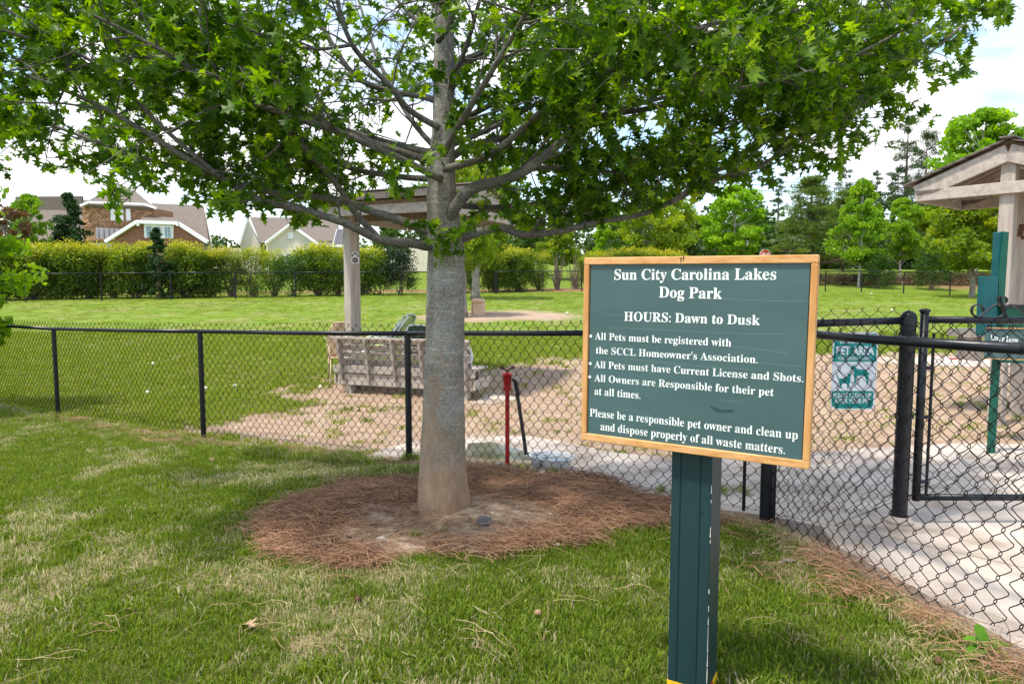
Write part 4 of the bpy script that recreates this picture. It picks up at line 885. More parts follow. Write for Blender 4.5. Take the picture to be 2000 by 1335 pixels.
# chairs behind the bench
def sling_chair(px, py_top, Y_, rz, label, mat, frame, nest=1, wdt_=.5, backh=.6, lean_=.35, curve=.07, cat='chair', group='folding and garden chairs behind the bench'):
    p = P(px, py_top, Y_); z0 = G1(p.x, p.y); t = thing('garden_chair', label, cat, (p.x, p.y, z0), rz, group); ht = p.z-z0; sh = ht-backh
    def surf(nm, f, nu, nv, m, th_=.006):
        vs = [f(i/nu, j/nv) for j in range(nv+1) for i in range(nu+1)]; k = len(vs); off = Vector((0, th_, -th_)); vs += [v+off for v in vs]
        fs = [(j*(nu+1)+i, j*(nu+1)+i+1, (j+1)*(nu+1)+i+1, (j+1)*(nu+1)+i) for j in range(nv) for i in range(nu)]; fs += [tuple(q+k for q in reversed(q_)) for q_ in fs]
        rim = [i for i in range(nu+1)]+[(j+1)*(nu+1)-1 for j in range(1, nv+1)]+[nv*(nu+1)+i for i in range(nu-1, -1, -1)]+[j*(nu+1) for j in range(nv-1, 0, -1)]
        fs += [(rim[a_], rim[(a_+1) % len(rim)], rim[(a_+1) % len(rim)]+k, rim[a_]+k) for a_ in range(len(rim))]
        mb = MB(); mb.add(vs, fs); return mb.build(nm, m, t, smooth=True)
    W2 = wdt_/2
    fb = lambda u, v: Vector(((u-.5)*wdt_*(1-.35*max(0, v-.7)/.3*1.0*(abs(u-.5)*2)**3), -lean_*backh*v+curve*(1-(2*u-1)**2), sh+backh*v-.05*(abs(2*u-1)**3)*max(0, v-.5)*2))
    surf('backrest', fb, 10, 8, mat)
    surf('seat', lambda u, v: Vector(((u-.5)*wdt_, .02+v*.45, sh+.02*v)), 6, 4, mat)
    edge = [fb(0, v/6) for v in range(7)]+[fb(u/6, 1) for u in range(1, 7)]+[fb(1, 1-v/6) for v in range(1, 7)]
    mb = MB(); mb.tube(edge, .013, 8); mb.build('rim', frame, t, smooth=True)
    for sx_ in (-1, 1):
        for (y0_, y1_) in ((.05, -.06), (.42, .50)):
            mb = MB(); mb.tube([(sx_*W2*.94, y0_, sh), (sx_*W2, y1_, 0)], .013, 8); mb.build('leg', frame, t, smooth=True)
        mb = MB(); mb.tube(spline([(sx_*W2*1.05, -.03, sh+.21), (sx_*W2*1.08, .2, sh+.22), (sx_*W2*1.06, .42, sh+.19), (sx_*W2*.98, .46, sh)], 3), .014, 8); mb.build('armrest', frame, t, smooth=True)
    return t
t = sling_chair(772, 613, 12.3, R(75), 'green sling chair with white rim, front of the folded row behind the bench', M['sling'], M['whitepaint'], lean_=.55, wdt_=.55)
sling_chair(757, 617, 12.4, R(75), 'green and white chair nested second behind the bright green one', M['sling'], M['whitepaint'], lean_=.65, wdt_=.5, backh=.62)
sling_chair(748, 625, 12.5, R(75), 'striped white chair nested last, nearest the shelter post', M['signwhite'], M['whitepaint'], lean_=.7, wdt_=.5, backh=.6)
sling_chair(815, 634, 11.9, R(8), 'dark green folding chair with white bar, just left of the big trunk', M['darksling'], M['whitepaint'], lean_=.1, wdt_=.5, curve=0)
sling_chair(664, 628, 12.3, R(200), 'tan plastic chair left of the shelter post behind the bench', M['tan'], M['tan'], lean_=-.2, wdt_=.45, backh=.62)
sling_chair(896, 676, 12.2, R(150), 'white chair showing its curved edge right of the big trunk', M['signwhite'], M['whitepaint'], lean_=.3, wdt_=.45, backh=.55)

# ------------------------------------------------------------ shelters
def shelter(name, label, A, B, C_, zr, rise, ridge_along, over=.12):
    """A-B is the near eave or gable edge, B-C the side; rectangle completed. ridge_along 'AB' or 'BC'"""
    t = thing(name, label, 'shelter'); A, B, C_ = Vector(A), Vector(B), Vector(C_); D = A+(C_-B)
    e1 = (B-A) if ridge_along == 'AB' else (C_-B)      # along ridge
    e2 = (C_-B) if ridge_along == 'AB' else (B-A)      # across
    o0 = A
    ln, wd = e1.length, e2.length; d1, d2 = e1.normalized(), e2.normalized(); up = Vector((0, 0, 1))
    def Q(u, v, z): return o0+d1*u+d2*v+up*z
    def part(nm, a, b, w_, h_, m='wood_h', uu=(0, 0, 1)): mb = MB(); mb.beam(a, b, w_, h_, uu); return mb.build(nm, M[m], t, bevel=.004)
    hz = zr; rz_ = zr+rise
    # eave fascias, gable rakes with tie beams
    for v in (0, wd): part('fascia', Q(.02, v, hz), Q(ln-.02, v, hz), .04, .15)
    for u in (-.02, ln+.02):
        part('tie_beam', Q(u, 0, hz-.005), Q(u, wd, hz-.005), .045, .14)
        for v in (0, wd): part('rake', Q(u, v, hz+.03), Q(u, wd/2, rz_+.03), .045, .20, uu=(0, 0, 1))
    sl_ = sqrt((wd/2)**2+rise**2)
    # sheathing and rafters
    for v0 in (0, wd):
        sgn = 1 if v0 == 0 else -1
        mb = MB(); a0, a1 = Q(0, v0-sgn*.06, hz+.115), Q(0, wd/2, rz_+.155); mb.prism([a0, a1, a1+up*.02, a0+up*.02], d1, ln); mb.build('roof_deck', M['soffit'], t)
        n_ = max(3, int(ln/.4))
        for i in range(1, n_): part('rafter', Q(i*ln/n_, v0+sgn*.04, hz+.04), Q(i*ln/n_, wd/2-sgn*.03, rz_+.075), .035, .10, 'wood')
        # shingles in courses
        rows = max(4, int(sl_/.14)); cols = max(4, int((ln+.2)/.30)); me = None
        sd = (d2*sgn*(wd/2)+up*rise).normalized(); nn = (d1.cross(sd)).normalized(); nn = nn if nn.z > 0 else -nn
        base = Q(-.10, v0-sgn*.10, hz+.115+.02); w_s = (ln+.2)/cols
        for r_ in range(rows+1):
            for c in range(cols):
                if me is None:
                    mb = MB(); mb.box((0, 0, 0), (w_s-.006, .20, .012)); ob = mb.build('shingle', M['shingle'], t); me = ob.data
                else: ob = bpy.data.objects.new('shingle', me); col.objects.link(ob); ob.parent = t
                uoff = (c+.5)*w_s; pos_ = base+d1*uoff+sd*(r_*.14+.06)+nn*(.016+random.uniform(0, .004))
                tl = (sd*1-nn*.07).normalized(); n2 = d1.cross(tl); n2 = n2 if n2.z > 0 else -n2
                ob.matrix_world = Matrix.Translation(pos_) @ Matrix((d1, tl, n2)).transposed().to_4x4()
    part('ridge_cap', Q(-.12, wd/2, rz_+.205), Q(ln+.12, wd/2, rz_+.205), .16, .02, 'shingle')
    # centre beam under the ridge and the posts below the gables
    part('ridge_beam', Q(0, wd/2, rz_-.02), Q(ln, wd/2, rz_-.02), .05, .15)
    return t, Q, ln, wd, d1, d2
def shelter_post(t, x, y, top, s, rot, mat='wood'):
    z0 = G1(x, y)-.1; mb = MB(); mb.box((0, 0, 0), (s, s, top-z0)); o = mb.build('post', M[mat], t, bevel=.006); o.location = (x, y, (top+z0)/2); o.rotation_euler.z = rot; return o
# left shelter: long eave towards the camera
zE = 2.80
sA = P(618, 416, 11.2); zE = sA.z; sB = Vector((sA.x+2.15, sA.y-1.0, 0)); sC = sB+Vector((1.08, 2.55, 0))
t1, Q1, l1, w1, d11, d12 = shelter('picnic_shelter', 'weathered wood shelter with shingle roof behind the big trunk', (sA.x, sA.y, 0), (sB.x, sB.y, 0), sC, zE, .32, 'AB')
pp_ = gp(690, 11.75); o = shelter_post(t1, pp_.x, pp_.y, zE+.25, .20, R(47)); 
pp2 = gp(878, 10.95); shelter_post(t1, pp2.x, pp2.y, zE+.25, .20, R(47))
mb = MB(); mb.beam(Q1(.05, .5, zE-.1) if False else Vector((pp_.x, pp_.y, zE-.02)), Vector((pp2.x, pp2.y, zE-.02)), .05, .16); mb.build('cross_beam', M['soffit'], t1)
# paw sticker on the post
fr_ = Vector((cos(R(47)), -sin(R(47)), 0)); fr_ = Vector((sin(R(47)), -cos(R(47)), 0)); sd_ = Vector((cos(R(47)), sin(R(47)), 0))
fcn = fr_; pcx = Vector((pp_.x, pp_.y, 0))+fcn*(.10+.003); zst = P(698, 503, 11.7).z
def disc(c, ru, rv, d, nm, m, n=16): mb = MB(); mb.add([c+fcn*d+sd_*ru*cos(2*pi*i/n)+Vector((0, 0, 1))*rv*sin(2*pi*i/n) for i in range(n)], [tuple(range(n))]); return mb.build(nm, m, stk)
stk = thing('paw_sticker', 'black and white paw print sticker on the left shelter post', 'sticker')
cc = pcx+Vector((0, 0, zst)); mb = MB(); mb.add([cc+sd_*x+Vector((0, 0, z)) for x, z in ((-.075, -.10), (.075, -.10), (.085, -.02), (.07, .03), (.075, .06), (.04, .10), (0, .095), (-.04, .10), (-.075, .06), (-.07, .03), (-.085, -.02))], [tuple(range(11))]); mb.build('backing', M['paper'], stk)
disc(cc+Vector((0, 0, -.045)), .06, .045, .001, 'pad', M['rubber'])
for x, z in ((-.055, .03), (-.02, .065), (.02, .065), (.055, .03)): disc(cc+sd_*x+Vector((0, 0, z)), .015, .024, .001, 'toe', M['rubber'])
for z in (-.035, -.05, -.065): mb = MB(); mb.add([cc+fcn*.002+sd_*x+Vector((0, 0, z+dz)) for x, dz in ((-.04, 0), (.04, 0), (.04, .004), (-.04, .004))], [(0, 1, 2, 3)]); mb.build('print_line', M['paper'], stk)
# right shelter: gable towards the camera, partly outside the frame
k = 1.15; rA = P(1790, 383, 7.95*k); uu = Vector((.62, -.78, 0)); vv = Vector((.78, .62, 0)); hg = .877*k
zR = rA.z
rB = Vector((rA.x, rA.y, 0))+uu*2*hg; rC = rB+vv*1.35*k
t2, Q2, l2, w2_, d21, d22 = shelter('picnic_shelter', 'weathered wood gable shelter at the right edge with pale king post', (rA.x, rA.y, 0), rB, rC, zR, .38, 'BC')
kp = Vector((rA.x, rA.y, 0))+uu*hg-vv*.00; shelter_post(t2, kp.x+vv.x*.09, kp.y+vv.y*.09, zR+.36, .155, math.atan2(uu.y, uu.x))
kq = gp(1993, 9.2); o = shelter_post(t2, kq.x, kq.y, zR+.2, .20, math.atan2(uu.y, uu.x)); o.rotation_euler.y = R(-1.5)
mb = MB(); c = P(1996, 452, 9.0); r_ = random.Random(3)
for i in range(9): mb.lathe([(.001, -.03), (.022, -.018), (.028, 0), (.022, .018), (.001, .03)], 10, c+Vector((r_.uniform(-.04, .04), r_.uniform(-.03, .0), r_.uniform(-.09, .09))))
mb.tube([c+Vector((0, 0, .18)), c], .004, 5); tag(mb.build('hanging_cones', M['rust']), 'cluster of brown cones hanging by the right shelter post', 'decoration')

# tan stone seat on the far lawn
ts = thing('stone_seat', 'tan moulded seat block by the slim tree on the far lawn', 'seat')
q0 = G(932, 615); Yt = q0.y
def tsp(pts, Y_, th_, nm): mb = MB(); mb.prism([P(x, y, Y_) for x, y in pts], (0, 1, 0), th_); return mb.build(nm, M['tanstone'], ts, bevel=.03)
tsp([(923, 590), (945.5, 590), (948, 618), (924, 618)], Yt, .5, 'block'); tsp([(920, 586), (923, 583), (943, 583), (947, 587), (946, 591), (922, 591)], Yt-.06, .62, 'top_slab'); tsp([(920.5, 590), (923, 590), (924, 614), (919.5, 612)], Yt+.1, .4, 'side_leg')

# ------------------------------------------------------------ the big tree
tb = G(861, 1008); TY = tb.y+.16
M['bark'] = None
def barkmat():
    m = bpy.data.materials.new('grey_bark'); m.use_nodes = True; t = m.node_tree; n = t.nodes; l = t.links; b = n['Principled BSDF']; b.inputs['Roughness'].default_value = .9; b.inputs['Specular IOR Level'].default_value = .15
    tcn = n.new('ShaderNodeTexCoord')
    def noise(s, st, d=8):
        mpn = n.new('ShaderNodeMapping'); mpn.inputs['Scale'].default_value = st; l.new(tcn.outputs['Object'], mpn.inputs[0]); q = n.new('ShaderNodeTexNoise'); q.inputs['Scale'].default_value = s; q.inputs['Detail'].default_value = d; q.inputs['Roughness'].default_value = .7; l.new(mpn.outputs[0], q.inputs['Vector']); return q.outputs['Fac']
    def ramp(f, *st):
        r = n.new('ShaderNodeValToRGB'); e = r.color_ramp.elements; e[0].position = st[0][0]; e[0].color = (*st[0][1], 1); e[1].position = st[-1][0]; e[1].color = (*st[-1][1], 1)
        for p, c in st[1:-1]: k = e.new(p); k.color = (*c, 1)
        l.new(f, r.inputs[0]); return r.outputs[0]
    def mix(f, a, c, ty='MIX'):
        q = n.new('ShaderNodeMix'); q.data_type = 'RGBA'; q.blend_type = ty
        if isinstance(f, float): q.inputs[0].default_value = f
        else: l.new(f, q.inputs[0])
        l.new(a, q.inputs[6]); l.new(c, q.inputs[7]); return q.outputs[2]
    base = ramp(noise(4, (1, 1, 1.3)), (.34, (.24, .20, .155)), (.46, (.38, .34, .285)), (.55, (.52, .50, .45)), (.66, (.72, .76, .73)))
    fine = ramp(noise(45, (1.2, 1.2, 2.2), 10), (.36, (.10, .085, .065)), (.48, (.40, .37, .32)), (.62, (.82, .81, .76)))
    c = mix(.5, base, fine)
    hs = ramp(noise(9, (.8, .8, 9)), (.52, (0, 0, 0)), (.66, (.75, .75, .75))); c = mix(hs, mix(.45, c, ramp(noise(3, (1, 1, 1)), (.3, (.05, .045, .04)), (.7, (.07, .065, .06)))), c)
    soil = n.new('ShaderNodeAttribute'); soil.attribute_name = 'soil'
    sn = n.new('ShaderNodeMath'); sn.operation = 'MULTIPLY_ADD'; l.new(noise(7, (1, 1, .6)), sn.inputs[0]); sn.inputs[1].default_value = 1.1; l.new(soil.outputs['Fac'], sn.inputs[2])
    sr = ramp(sn.outputs[0], (.62, (0, 0, 0)), (1.25, (1, 1, 1)))
    c = mix(sr, c, ramp(noise(12, (1, 1, .4)), (.3, (.27, .16, .095)), (.6, (.46, .32, .21)), (.8, (.60, .46, .34))))
    l.new(c, b.inputs['Base Color'])
    bp = n.new('ShaderNodeBump'); bp.inputs['Strength'].default_value = .9; bp.inputs['Distance'].default_value = .022; l.new(noise(30, (1.7, 1.7, .45), 10), bp.inputs['Height'])
    b2 = n.new('ShaderNodeBump'); b2.inputs['Strength'].default_value = .3; b2.inputs['Distance'].default_value = .006; l.new(noise(26, (.7, .7, 4), 6), b2.inputs['Height']); l.new(bp.outputs[0], b2.inputs['Normal']); l.new(b2.outputs[0], b.inputs['Normal'])
    return m
M['bark'] = barkmat()
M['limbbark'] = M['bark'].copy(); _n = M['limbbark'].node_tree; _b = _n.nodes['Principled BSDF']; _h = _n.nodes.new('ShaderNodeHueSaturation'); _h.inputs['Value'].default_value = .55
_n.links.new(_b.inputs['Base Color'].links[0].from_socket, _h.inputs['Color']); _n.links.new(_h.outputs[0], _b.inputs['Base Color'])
mt = thing('shade_tree', 'large lobed-leaf shade tree with grey trunk in a ring of pine straw', 'tree')
ctl = [(862, 1022, 132), (862, 1000, 116), (864, 960, 102), (865, 900, 92), (866, 800, 84), (868, 700, 78), (870, 600, 74), (871, 500, 71), (868, 440, 66), (863, 380, 58), (864, 300, 48), (867, 220, 42), (867, 120, 39), (868, 0, 36)]
pts = []; rad = []
for px, py, wpx in ctl:
    p = P(px, py, TY); pts.append(p); rad.append(wpx/2/F*(TY*CT))
top = pts[-1]
for k, dz in enumerate((.5, 1.1, 1.7, 2.3, 2.9)): pts.append(top+Vector((.03*sin(k*2), .05*k, dz))); rad.append(rad[-1]*.78)
sp = spline([tuple(p)+() for p in pts], 7); rs = np.interp(np.linspace(0, 1, len(sp)), np.linspace(0, 1, len(rad)), rad)
nS = 40; vs = []; soil = []
rr = random.Random(4); zbase = pts[1].z
for i, (p, r_) in enumerate(zip(sp, rs)):
    for k in range(nS):
        a = 2*pi*k/nS; h = p.z-zbase
        fl_ = 1+.10*1.6*np.exp(-max(h, 0)/.11)*(sin(a*3+1.2)+.6*sin(a*5+.4))+.014*sin(a*4+h*5)+.010*sin(a*9+h*11)+.02*np.exp(-((h-2.05)/.12)**2)
        fl_ *= 1+.012*math.sin(h*23+a)+.02*float(vnoise(a*2.2, h*3, 1, 5)-.5)
        vs.append((p.x+r_*fl_*cos(a), p.y+r_*fl_*sin(a), p.z-.02)); soil.append(.75*np.exp(-max(h, 0)/.33)+.25*np.exp(-max(h, 0)/.8)*(.5+.5*sin(a*2)))
fs = [(i*nS+k, i*nS+(k+1) % nS, (i+1)*nS+(k+1) % nS, (i+1)*nS+k) for i in range(len(sp)-1) for k in range(nS)]
npmesh('trunk', vs, fs, M['bark'], mt, attrs={'soil': ('POINT', soil)}, smooth=True)

limbs = []     # (points, start radius, end radius)
def LB(pxs, d0, d1, r0, r1):
    n = len(pxs); pts = [P(px, py, TY+d0+(d1-d0)*i/(n-1)) for i, (px, py) in enumerate(pxs)]; limbs.append((spline(pts, 5), r0, r1))
LB([(850, 478), (834, 480), (800, 474), (740, 467), (675, 436), (595, 411), (500, 388), (430, 345), (350, 300), (262, 244), (170, 195), (60, 150)], 0, -.9, .040, .010)
LB([(852, 456), (780, 430), (730, 414), (655, 389), (550, 377), (500, 366), (430, 352), (350, 328), (272, 306), (166, 268), (80, 240), (-40, 225)], -.02, .5, .036, .010)
LB([(742, 468), (695, 417), (665, 371), (630, 326), (590, 284), (550, 240), (510, 198), (470, 160), (436, 131), (400, 80), (390, 0)], 0, -.5, .026, .010)
LB([(862, 462), (880, 420), (920, 370), (980, 353), (1030, 331), (1090, 282), (1145, 226), (1210, 166), (1260, 92), (1325, 26), (1380, -40)], 0, -.7, .050, .014)
LB([(1000, 345), (1055, 328), (1150, 331), (1200, 336), (1252, 318), (1330, 290), (1420, 250), (1555, 190), (1640, 150)], -.1, .5, .020, .008)
LB([(870, 480), (905, 466), (940, 452), (980, 445), (1020, 458), (1090, 452), (1175, 432), (1250, 419), (1310, 395), (1400, 351), (1486, 323), (1570, 267), (1630, 230), (1735, 156), (1798, 117), (1880, 50)], -.02, .1, .034, .008)
LB([(866, 320), (920, 285), (1010, 265), (1100, 240), (1250, 215), (1370, 190), (1480, 150), (1555, 120), (1632, 88), (1720, 30)], 0, .9, .030, .010)
LB([(880, 170), (900, 125), (950, 100), (1000, 52), (1042, 10), (1090, -40)], -.05, .4, .036, .018)
LB([(872, 160), (900, 118), (920, 62), (932, 18), (950, -40)], -.1, -.5, .020, .010)
LB([(856, 80), (868, 66), (882, 44), (890, 0), (895, -40)], -.15, -.6, .022, .012)
LB([(860, 200), (820, 187), (752, 176), (690, 145), (635, 62), (618, 8), (600, -50)], -.02, .3, .026, .014)
LB([(858, 250), (800, 215), (760, 166), (710, 116), (685, 82), (664, 26), (655, -40)], -.06, -.5, .024, .012)
LB([(686, 88), (620, 96), (550, 84), (500, 64), (420, 40)], -.4, -.9, .012, .006)
LB([(856, 60), (850, 54), (820, 44), (780, 6), (755, -40)], -.1, .3, .018, .010)
LB([(858, 300), (800, 290), (700, 262), (600, 230), (480, 205), (360, 170), (260, 110), (180, 60)], .05, .9, .030, .008)
LB([(850, 350), (780, 345), (690, 330), (597, 294), (540, 268), (440, 240), (330, 190), (230, 160)], .1, 1.3, .026, .008)
LB([(870, 260), (920, 225), (990, 190), (1080, 150), (1180, 80), (1260, 0)], .1, 1.2, .028, .012)
LB([(880, 400), (960, 405), (1060, 395), (1160, 370), (1260, 345), (1360, 300), (1480, 240)], .1, 1.6, .024, .007)
LB([(868, 330), (960, 300), (1080, 200), (1230, 120), (1400, 60), (1560, 20)], -.1, -1.1, .028, .008)
LB([(862, 350), (760, 300), (640, 250), (470, 190), (300, 90), (160, 20)], -.1, -1.2, .028, .008)
LB([(866, 300), (900, 240), (960, 140), (1020, 40), (1060, -60)], -.2, -1.4, .026, .010)
LB([(862, 300), (800, 230), (740, 120), (700, 0)], .2, 1.5, .026, .010)
LB([(858, 320), (700, 270), (520, 210), (340, 130), (180, 60), (40, 10)], .0, -.3, .030, .008)
LB([(560, 225), (440, 120), (300, 30), (200, -40)], .1, .1, .014, .007)
LB([(430, 345), (330, 260), (180, 120), (40, 70), (-60, 40)], -.6, -.9, .016, .006)
LB([(1310, 395), (1450, 300), (1600, 200), (1740, 110), (1900, 20)], .0, .9, .018, .007)
LB([(1260, 92), (1420, 40), (1560, 0), (1700, -30)], -.6, -.2, .014, .007)
LB([(1130, 240), (1300, 190), (1460, 170), (1640, 120), (1800, 40)], -.4, -.5, .016, .007)
LB([(866, 290), (960, 250), (1100, 180), (1300, 130), (1500, 80), (1700, 30)], .05, .4, .024, .008)
# limbs of the upper crown, above the frame
tr_ = random.Random(21)
for k in range(26):
    z0 = tr_.uniform(3.5, 6.3); a = k*2.4+tr_.uniform(-.3, .3); ln = (1-(z0-3.4)/4.2)*3.3*tr_.uniform(.8, 1.1)
    if ln < .7: ln = .7
    s = Vector((top.x, TY, z0)); pts = [s+Vector((cos(a)*ln*t, sin(a)*ln*t, ln*(.42*t-.06*t*t)+tr_.uniform(-.05, .05))) for t in (0, .2, .4, .6, .8, 1)]
    limbs.append((spline(pts, 3), .03, .007))
for pts, r0, r1 in limbs:
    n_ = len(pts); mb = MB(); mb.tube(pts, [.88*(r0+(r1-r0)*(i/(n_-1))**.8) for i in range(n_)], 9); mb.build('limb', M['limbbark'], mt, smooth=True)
EX = [-400, 0, 60, 100, 200, 260, 320, 400, 450, 480, 520, 560, 600, 650, 700, 760, 820, 860, 900, 950, 1000, 1080, 1180, 1240, 1300, 1400, 1480, 1540, 1600, 1640, 1700, 1760, 1800, 1850, 1880, 1900, 1950, 1990, 2010, 2100]
EY = [330, 335, 345, 350, 425, 385, 365, 390, 430, 455, 420, 430, 470, 405, 388, 396, 440, 515, 495, 450, 440, 440, 440, 430, 400, 372, 350, 345, 330, 335, 295, 282, 262, 225, 180, 150, 95, 55, 10, -60]
def allowed(p, slack=0):
    if p[1] < .7: return p[2] > 2.2
    u, v = proj(np.array(p)); return v < np.interp(u, EX, EY)+slack
tw_v = []; leaves = []    # leaves: pos, dir, size
TWM = MB(); lr = random.Random(8)
def rdir(r): 
    while True:
        v = Vector((r.uniform(-1, 1), r.uniform(-1, 1), r.uniform(-1, 1)))
        if .1 < v.length < 1: return v.normalized()
def add_twig(p, d, ln, r_, nl, upper):
    pts = [p]; q = p.copy(); dd = d.copy()
    for s in range(4):
        dd = (dd+rdir(lr)*.28+Vector((0, 0, -.05))).normalized(); q = q+dd*ln/4; pts.append(q.copy())
    if not allowed(pts[-1], 8) or not allowed(pts[2], 8): return None
    if not upper or lr.random() < .15: TWM.tube(pts, [r_*(1-.2*i) for i in range(5)], 4 if r_ > .004 else 3, cap=False)
    for k in range(nl):
        t = lr.uniform(.25, 1.0) if k else 1; j = min(int(t*4), 3); f = t*4-j; b = pts[j].lerp(pts[j+1], f)
        ld = (dd*.6+rdir(lr)*.95+Vector((0, 0, -.30))).normalized(); leaves.append((b, ld, lr.triangular(.035, .105, .062)*(1.4 if upper else 1)))
    return pts, dd
SPARSE = lambda u, v: (560 < u < 840 and v < 270) or (880 < u < 1010 and v < 110)
for li, (pts, r0, r1) in enumerate(limbs):
    upper = li >= len(limbs)-26; n_ = len(pts); Ltot = sum((b-a).length for a, b in zip(pts[:-1], pts[1:])); ns_ = int(Ltot*(9.2 if not upper else 3.4))
    for k in range(ns_):
        t = lr.uniform(.16, 1.0)**.85; i = min(int(t*(n_-1)), n_-2); p = pts[i].lerp(pts[i+1], t*(n_-1)-i); tg = (pts[i+1]-pts[i]).normalized()
        d = (tg*.6+rdir(lr)*.9+Vector((0, 0, .20))).normalized(); ln = lr.uniform(.35, .95)*(1.15-.35*t)
        u, v = proj(np.array(p)); nl0 = 2
        if SPARSE(u, v): nl0 = 0
        r = add_twig(p, d, ln, .0065, nl0, upper)
        if r is None:
            r = add_twig(p, (d+Vector((0, 0, .9))).normalized(), ln*.6, .006, nl0, upper)
            if r is None: continue
        ps, dd = r
        for m in range(int(ln*(11 if not upper else 6))+1):
            j = lr.uniform(.2, 1)*4; i = min(int(j), 3); b = ps[i].lerp(ps[i+1], j-i)
            uu_, vv_ = proj(np.array(b)); sparse = SPARSE(uu_, vv_)
            add_twig(b, (dd*.45+rdir(lr)).normalized(), lr.uniform(.12, .30), .003, (lr.randint(1, 3) if sparse else (lr.randint(2, 4) if upper else lr.randint(5, 10))), upper)
# small sprays on the trunk at the lowest whorl
for k in range(34):
    a = lr.uniform(0, 6.28); p = P(lr.choice([846, 862, 884, 905]), lr.uniform(440, 490), TY-.13); add_twig(p, Vector((cos(a)*.7, -.6, lr.uniform(-.4, .3))).normalized(), lr.uniform(.12, .30), .003, 3, False)
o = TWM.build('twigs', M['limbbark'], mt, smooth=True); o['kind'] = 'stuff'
# leaf shape with five pointed lobes
half_ = [(0, 0), (.12, .10), (.31, .02), (.20, .17), (.08, .28), (.26, .33), (.57, .43), (.30, .50), (.09, .60), (.22, .68), (.38, .80), (.12, .84), (0, 1.08)]
outline = half_+[(-x, y) for x, y in half_[-2:0:-1]]
def leafproto(fold, bend):
    vs = [(0, .02, 0)]+[(0, .35, 0), (0, .62, 0)]
    def z(x, y): return fold*abs(x)+bend*(y-.4)**2*-1+bend*.1
    out = [(x, y, z(x, y)) for x, y in outline]; c = [(0, .42, z(0, .42))]; v = c+out; n_ = len(out)
    return np.array(v), np.array([(0, i+1, (i+1) % n_+1) for i in range(n_)])
LP = [leafproto(.10, .25), leafproto(.35, .5), leafproto(-.2, .8), leafproto(.22, -.3)]
def leaf_frames(Ls):
    Rm = []
    for p, d, s in Ls:
        y = d; up = (Vector((0, 0, 1))+rdir(lr)*.75).normalized(); x = y.cross(up).normalized(); z = x.cross(y); Rm.append((x, y, z))
    return Rm
nL = len(leaves); fr2 = leaf_frames(leaves)
# the 300 leaves that show largest become parts of their own
lp = np.array([list(p) for p, d, s in leaves]); u, v = proj(lp); dist = np.linalg.norm(lp-np.array([0, 0, CZ]), axis=1); sz = np.array([s for p, d, s in leaves])/dist*np.where((u > -30) & (u < 2030) & (v > -30) & (v < 560), 1, 0)
big = set(np.argsort(-sz)[:300].tolist())
V_, F_, T_ = [], [], []; kbase = 0
lcols = [(.030, .085, .006), (.050, .125, .008), (.075, .165, .010), (.115, .225, .014), (.22, .34, .024)]
M['leaf'] = leafmat('shade_tree_leaves', lcols, tr=.55, rough=.42, rand=.0); M['leafpart'] = leafmat('single_leaves', lcols, tr=.5, rough=.42, attr=False, rand=.0)
lpm = [npmesh('leaf', v_, f_, M['leafpart'], link=False) for v_, f_ in LP]
for i, ((p, d, s), (x, y, z)) in enumerate(zip(leaves, fr2)):
    k = i % 4
    if i in big:
        o = bpy.data.objects.new('leaf', lpm[k]); col.objects.link(o); o.parent = mt; o.matrix_world = Matrix.Translation(p) @ Matrix((x, y, z)).transposed().to_4x4() @ Matrix.Scale(s, 4); continue
    Rn = np.array([list(x), list(y), list(z)]); V_.append(LP[k][0]@Rn*s+np.array(p)); F_.append(LP[k][1]+kbase); kbase += len(LP[k][0]); T_.append(np.full(len(LP[k][1]), lr.random()**1.3))
o = npmesh('foliage', np.concatenate(V_), np.concatenate(F_), M['leaf'], mt, attrs={'tone': ('FACE', np.concatenate(T_))}); o['kind'] = 'stuff'


# ------------------------------------------------------------ background vegetation prototypes
def cards(cent, rad_, n, size, aspect, rng, flat=.0, droop=0., outward=0., r3=None):
    """n leaf quads gaussian round each centre"""
    v = []; cent = np.asarray(cent); m = len(cent); c = np.repeat(cent, n, 0); rr_ = np.repeat(rad_, n)
    q = rng.normal(0, 1, (m*n, 3)); q /= np.linalg.norm(q, axis=1)[:, None]; q *= (rng.random((m*n, 1))**.45); p = c+q*rr_[:, None]*np.array([1, 1, 1-flat])
    a = rng.normal(0, 1, (m*n, 3)); a[:, 2] -= droop; a += q*outward; a /= np.linalg.norm(a, axis=1)[:, None]
    b = np.cross(a, rng.normal(0, 1, (m*n, 3))); b /= np.linalg.norm(b, axis=1)[:, None]+1e-9
    s = size*rng.uniform(.6, 1.25, (m*n, 1)); V0 = p-a*s/2; V1 = p+b*s*aspect/2; V2_ = p+a*s/2; V3 = p-b*s*aspect/2
    return np.stack([V0, V1, V2_, V3], 1).reshape(-1, 3), q
def veg(name, v, mat, tone, trunk_mb, trunkmat, label_part='crown'):
    f = np.arange(len(v)).reshape(-1, 4); cm = npmesh(name+'_crown', v, f, mat, attrs={'tone': ('FACE', tone)}, link=False)
    tm = bpy.data.meshes.new(name+'_trunk'); tm.from_pydata(trunk_mb.v, [], trunk_mb.f); tm.materials.append(trunkmat); tm.shade_smooth(); return (cm, tm)
